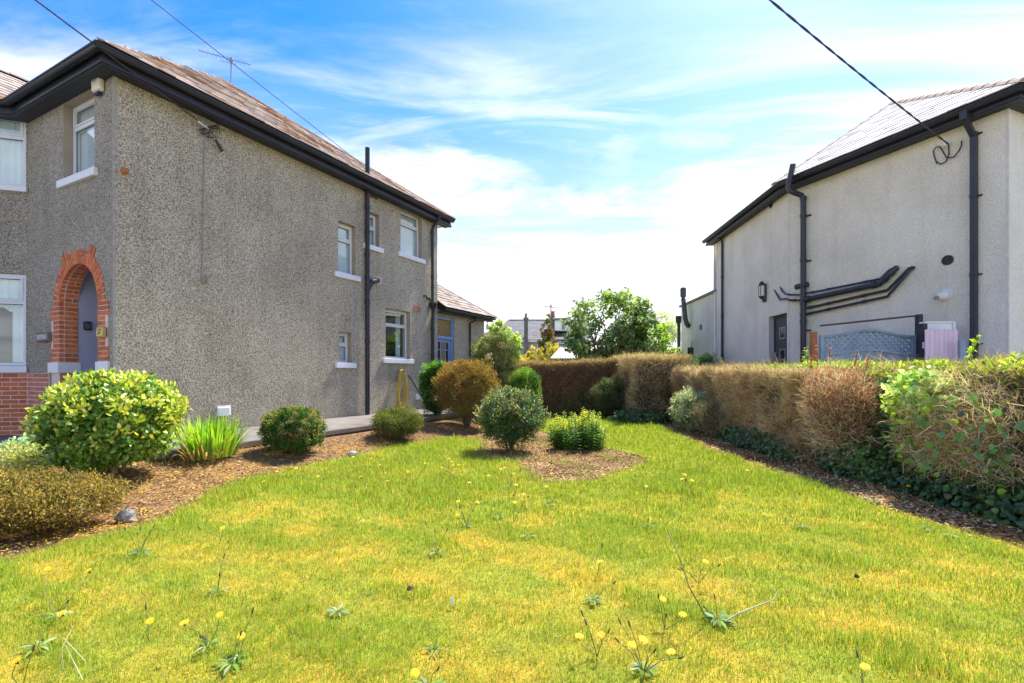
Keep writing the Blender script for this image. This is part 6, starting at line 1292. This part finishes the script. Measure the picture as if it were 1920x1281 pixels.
# long grass fringes at the bed edges
# ------------------------------------------------------------------ hawkweeds
def flower_mesh(r, name):
    q = MB(); V, F = [], []
    for ring, (rr, nn, z) in enumerate(((1, 20, .0), (.74, 15, .05), (.42, 9, .08))):
        for k in range(nn):
            a = 2*math.pi*(k+.5*ring)/nn; w_ = math.pi/nn*.92; b = len(V); V += [(0, 0, z*r*.6), (rr*r*.7*math.cos(a-w_), rr*r*.7*math.sin(a-w_), z*r+.01*r), (rr*r*math.cos(a), rr*r*math.sin(a), z*r+(.08-.12*(ring == 0))*r), (rr*r*.7*math.cos(a+w_), rr*r*.7*math.sin(a+w_), z*r+.01*r)]; F += [(b, b+1, b+2), (b, b+2, b+3)]
    q.add(V, F); me = q.mesh(YEL, name=name); return me
YEL = M('hawkweed_yellow', (.85, .60, .015), .6, .1, 40); CUP = M('flower_cup', (.03, .045, .015), .7, .2, 30); STEMW = M('hawkweed_stem', (.17, .21, .05), .7, .2, 30); BUD = M('dark_bud', (.09, .08, .04), .8, .2, 30)
fmesh = flower_mesh(1, 'flower'); cupm = MB().lathe((0, 0, 0), [(.05, -1.15), (.22, -.95), (.36, -.5), (.46, -.06), (.4, 0)], 9).mesh(CUP, name='cup')
ROS = [(.12, .20, .035), (.15, .22, .06), (.10, .18, .02), (.22, .27, .14)]
def rosette(t, x, y, n, L, seed, pal=ROS):
    n = int(n*1.6)
    g = np.random.default_rng(seed); a = 6.283*np.arange(n)/n+g.normal(0, .25, n); z = hz(x, y); P = np.stack([x+.01*np.cos(a), y+.01*np.sin(a), np.full(n, z+.012)], 1); el = g.uniform(.08, .5, n); D = np.stack([np.cos(a), np.sin(a), el], 1); N = np.tile([0, 0, 1.], (n, 1))+g.normal(0, .25, (n, 3))
    for i in range(n):
        V, T = broadgeo(P[i:i+1], D[i:i+1], N[i:i+1], [L*.7*g.uniform(.6, 1.15)], [L*.17], .15, .25); c = pick(pal, 1, g); link('leaf', np_mesh('leaf', V-np.array(org(t)), T, LEAF, np.repeat(c, 6, 0)), t)
def place(me, name, loc, s, nrm, parent):
    o = bpy.data.objects.new(name, me); COL.objects.link(o); o.parent = parent; q = Vector(nrm).to_track_quat('Z', 'Y').to_matrix().to_4x4(); o.matrix_local = Matrix.Translation(Vector(loc)-org(parent)) @ q @ Matrix.Scale(s, 4); return o
def hawkweed(flowers, base, label, seed, group=None, buds=0, leaves=0, Lf=.1, name='hawkweed'):
    r_ = random.Random(seed); z = hz(base.x, base.y); t = thing(name, (base.x, base.y, z), label, 'wildflower', group); b = Vector((base.x, base.y, z))
    for p, s in flowers:
        p = Vector(p); mid = b.lerp(p, .55)+Vector((r_.uniform(-.02, .02), r_.uniform(-.02, .02), .0)); part('stem', MB().tube([b, mid, p-Vector((0, 0, .02))], [.0022, .0018, .0014], 5), STEMW, t)
        nr = Vector((r_.uniform(-.35, .25), r_.uniform(-.75, -.05), 1)); fl = place(fmesh, 'flower', p, s, nr, t); cu = place(cupm, 'flower_cup', p, s*.8, nr, t)
    for k in range((buds+1)//2):
        hh = r_.uniform(.08, .2); e_ = b+Vector((r_.uniform(-.13, .13), r_.uniform(-.10, .10), hh)); part('stem', MB().tube([b, b.lerp(e_, .5)+Vector((0, 0, .02)), e_], [.002, .0017, .0012], 5), STEMW, t); part('bud', MB().lathe(e_, [(.002, -.012), (.004, -.004), (.0037, .008), (.002, .018)], 6, (e_-b).normalized()), BUD, t)
    if leaves: rosette(t, base.x, base.y, leaves, Lf, seed)
    return t
def fpos(px, py, h): # a flower seen at this pixel, standing h above the lawn
    Y = (H-h)*FPX/(py-HOR); return Vector(((px-960)/FPX*Y, Y, h))
r_ = random.Random(12)
NEAR = [([(88, 1067), (165, 1070), (115, 1150)], .24, 'branched yellow hawkweed with three flowers at the left of the lawn', 2, 6), ([(28, 1240)], .2, 'yellow hawkweed flower in the bottom left corner', 1, 0), ([(411, 1153), (345, 1167)], .2, 'pair of yellow hawkweed flowers on long stems in the left foreground', 2, 5), ([(452, 1193)], .13, 'single short yellow hawkweed beside the left foreground pair', 1, 5), ([(280, 1165)], .14, 'small yellow hawkweed left of the foreground pair', 1, 0),
        ([(1185, 1209), (1207, 1199), (1258, 1222)], .22, 'cluster of three large yellow hawkweeds at the bottom edge, right of centre', 9, 6), ([(1086, 1192), (1127, 1191)], .18, 'two half-open yellow hawkweeds left of the large bottom cluster', 5, 0), ([(778, 1262)], .16, 'large yellow hawkweed flower at the bottom edge, left of centre', 2, 4), ([(1622, 1250)], .17, 'yellow hawkweed flower at the bottom edge on the right', 1, 4),
        ([(1243, 1123), (1280, 1152)], .2, 'two yellow hawkweeds beside the big grey-leaved rosette', 4, 0), ([(1323, 1053)], .24, 'orange-yellow hawkweed on a tall forked stem above the grey-leaved rosette', 7, 0), ([(1124, 1053)], .14, 'lone yellow hawkweed in the middle of the lawn', 1, 0), ([(417, 990)], .17, 'slender yellow hawkweed near the low conifer', 2, 0), ([(858, 966), (859, 940), (895, 942)], .22, 'tall hawkweed with three flowers above a rosette in mid-lawn', 5, 6), ([(946, 877), (963, 888)], .26, 'tall hawkweed in front of the island bed, left side', 3, 4), ([(1034, 888)], .14, 'hawkweed flowering over the bare island bed', 0, 3)]
for i, (fl, h_, lab, bd, lv) in enumerate(NEAR):
    F = [(fpos(px, py, h_*.72*r_.uniform(.85, 1.1)), .021) for px, py in fl]; c = sum((f[0] for f in F), Vector())/len(F); hawkweed(F, Vector((c.x+r_.uniform(-.04, .04), c.y+r_.uniform(-.02, .06), 0)), lab, 200+i, 'hawkweeds in the near lawn', bd, lv)
FAR = [(268, 955), (393, 880), (519, 884), (545, 877), (555, 878), (596, 893), (494, 903), (662, 857), (696, 860), (676, 894), (765, 885), (712, 872), (840, 860), (847, 866), (849, 873), (860, 872), (829, 877), (797, 869), (916, 892), (968, 909), (982, 927), (965, 942), (1024, 912), (1212, 912), (1284, 890), (1279, 898), (1298, 901), (1131, 890), (1703, 911), (1401, 882), (940, 880), (725, 902), (880, 905)]
ORD = ['leftmost', 'second from left', 'third from left', 'fourth from left', 'fifth from left', 'rightmost']
CLU = [([(596, 893), (494, 903), (676, 894), (725, 902)], 'four yellow hawkweeds near the left edge of the lawn'), ([(662, 857), (696, 860), (712, 872), (765, 885)], 'four yellow hawkweeds along the edge of the left bed'), ([(840, 860), (847, 866), (849, 873), (860, 872), (829, 877), (797, 869)], 'six clustered yellow hawkweeds left of the whorled shrub'),
       ([(916, 892), (968, 909), (982, 927), (965, 942), (880, 905), (940, 880)], 'six yellow hawkweeds in front of the whorled shrub'), ([(1024, 912), (1131, 890), (1212, 912)], 'three yellow hawkweeds in front of the bare island bed'), ([(1279, 898), (1284, 890), (1298, 901), (1401, 882)], 'four yellow hawkweeds on the right of the lawn')]
def farlabel(q):
    for L_, ph in CLU:
        if q in L_: k = sorted(L_).index(q); return (ORD[k] if k < len(L_)-1 else 'rightmost')+' of the '+ph
FARLAB = {2: 'leftmost of the three yellow hawkweeds below the clipped ball shrub', 3: 'middle one of the three yellow hawkweeds below the clipped ball shrub', 4: 'rightmost of the three yellow hawkweeds below the clipped ball shrub', 0: 'yellow hawkweed flower on the mulch by the low conifer', 1: 'yellow hawkweed flower at the foot of the strap-leaved clump', 28: 'small yellow flower in the mulch below the broadleaf bush'}
for i, (px, py) in enumerate(FAR):
    h_ = r_.uniform(.08, .2); p = fpos(px, py, h_); lab = FARLAB.get(i) or farlabel((px, py))
    hawkweed([(p, .022)], Vector((p.x+r_.uniform(-.05, .05), p.y+r_.uniform(-.03, .05), 0)), lab, 300+i, 'hawkweeds by the ball shrub' if i in (2, 3, 4) else 'hawkweeds in the far lawn', r_.choice((0, 1, 2)), 0)
# grey-leaved rosettes without flowers
RO = [(262, 1040, 9, .12, 7, 'grey-green rosette with wiry stems on the left of the lawn'), (818, 1040, 8, .10, 5, 'rosette with wiry stems in the middle of the lawn'), (990, 1007, 8, .10, 0, 'flat pale rosette in mid-lawn below the island bed'), (935, 970, 8, .11, 4, 'pale rosette with thin stems just nearer than the island bed'), (1215, 985, 8, .10, 2, 'rosette right of centre in mid-lawn'), (1113, 1130, 14, .08, 1, 'feathery grey-green rosette in the near lawn'), (1345, 1168, 16, .13, 3, 'big grey-leaved rosette with a curling stem in the right foreground'),
      (1505, 992, 9, .10, 1, 'upright pale rosette towards the right of the lawn'), (408, 1112, 8, .09, 3, 'green rosette with leaning stems in the left lawn'), (633, 1150, 12, .08, 0, 'bushy green rosette left of centre in the near lawn'), (70, 1216, 8, .1, 2, 'pale rosette near the lower left corner'), (815, 1222, 8, .07, 0, 'small pale rosette at the bottom of the lawn'), (1640, 943, 8, .11, 3, 'pale rosette on the right edge of the lawn by the mulch'), (1735, 995, 7, .11, 0, 'silvery rosette at the right edge of the lawn'), (1782, 1010, 6, .1, 0, 'last silvery rosette towards the right corner of the lawn'), (1030, 947, 8, .1, 2, 'faint rosette directly in front of the island bed'), (435, 1245, 7, .11, 4, 'rosette with leaning bud stems at the bottom left')]
for i, (px, py, n, L, bd, lab) in enumerate(RO):
    b = gnd(px, py); hawkweed([], b, lab, 400+i, 'leaf rosettes in the lawn', bd, n, L, 'leaf_rosette')
cs = gnd(1345, 1170); t = bpy.data.objects.new('curling_stem', None)
bpy.data.objects.remove(t)
solo('curling_stem', MB().tube([fpos(1360, 1165, .03), fpos(1385, 1150, .06), fpos(1420, 1136, .08), fpos(1450, 1125, .1), fpos(1456, 1112, .12), fpos(1445, 1100, .14)], [.004, .004, .0035, .003, .0022, .0015], 7), M('pale_stem', (.36, .38, .2), .7, .2, 30), cs, 'thick pale curling stem beside the big grey-leaved rosette', 'stem')
solo('flower_stem', MB().tube([fpos(1325, 1160, .03), fpos(1292, 1100, .22), fpos(1272, 1040, .34), fpos(1252, 995, .42)], [.004, .0035, .003, .0045], 6), STEMW, cs, 'tall dark budded stem leaning left over the big grey-leaved rosette', 'stem')
for i, (pa, pb_, pc) in enumerate((((160, 1240), (118, 1195), (136, 1177)), ((155, 1275), (120, 1205), (180, 1180)), ((118, 1255), (116, 1215), (138, 1172)))):
    solo('dry_stalk', MB().tube([fpos(*pa, .02), fpos(*pb_, .1), fpos(*pc, .16)], [.0018, .0016, .0012], 5), M('straw', (.5, .46, .22), .8), fpos(*pa, 0), ('leftmost', 'middle', 'rightmost')[(1, 2, 0)[i]]+' of three bent pale dry stalks in the lower left of the lawn', 'stalk', 'dry stalks at the lower left')
# seed-head grass stems: dark wiry stems scattered through mid lawn
g = np.random.default_rng(90); n = 2600; X = g.uniform(-3.4, 3.2, n); Y = g.uniform(3.2, 8.5, n); P = np.stack([X, Y, 0*X], 1); ok = inpoly(X, Y, LAWN) & (fnoise(P, 1.1, 12)+.55*fnoise(P, .8, 14) > .28); P = P[ok]; n = len(P); P[:, 2] = hgt(P[:, 0], P[:, 1]); V, T = twiggeo(P, g.normal(0, .16, P.shape)+[0, 0, 1], g.uniform(.08, .19, n), .0035*g.uniform(.7, 1.3, n)*(P[:, 1]/5), g)
tag(link('seed_stems', np_mesh('seed_stems', V, T, TWIG, np.repeat(pick([(.16, .12, .05), (.22, .18, .06), (.12, .13, .04)], n, g), 5, 0))), 'thin brown grass seed stems standing in the middle of the lawn', 'grass', kind='stuff')
# stray things on the lawn
def lump(name, label, p, rx, ry, rz, mat, seed, cat):
    g = np.random.default_rng(seed); q = MB(); K, Lr = 10, 6; vs = []
    for j in range(Lr+1):
        for k in range(K): th = math.pi*j/Lr; a = 2*math.pi*k/K; s = 1+.18*g.normal(); vs.append((p.x+rx*s*math.sin(th)*math.cos(a), p.y+ry*s*math.sin(th)*math.sin(a), p.z+rz*.55+rz*math.cos(th)*(1+.1*g.normal())))
    q.add(vs, [(j*K+k, j*K+(k+1) % K, (j+1)*K+(k+1) % K, (j+1)*K+k) for j in range(Lr) for k in range(K)]); solo(name, q, mat, p, label, cat, smooth=True)
STO = M('grey_stone', (.27, .26, .24), .9, .3, 15, .5, 50); b = gnd(238, 972); b.z = hz(b.x, b.y)-.02; lump('stone', 'grey stone at the edge of the bed beside the low conifer', b, .075, .06, .07, STO, 3, 'stone')
b = gnd(661, 853, .03); lump('stone', 'pale stone on the bed edge below the cushion shrub', b, .07, .04, .035, M('pale_stone', (.6, .57, .52), .9, .2, 15), 4, 'stone')
def dead_leaf(label, px, py, s, col, hh=.03):
    p = fpos(px, py, hh); V, T = broadgeo(np.array([[p.x-s/2, p.y, p.z]]), np.array([[1., .2, .3]]), np.array([[0, -.7, .8]]), [s], [s*.75], .3, .2); o = link('fallen_leaf', np_mesh('fallen_leaf', V-np.array(p), T, LEAF, np.tile(col, (6, 1))), None, p); tag(o, label, 'leaf')
dead_leaf('round dark brown fallen leaf left of centre in the near lawn', 770, 1107, .045, (.10, .05, .03)); dead_leaf('dark curled leaf standing in the grass on the right', 1608, 1083, .04, (.03, .025, .02), .05)
p = fpos(847, 1130, .03); q = MB().poly([p+Vector((-.006, 0, 0)), p+Vector((.012, -.01, -.012)), p+Vector((.016, -.012, .0)), p+Vector((.004, 0, .03)), p+Vector((-.008, .004, .022))], (0, .003, 0)); solo('feather', q, WHITE, p, 'small white feather lying in the near lawn', 'feather')
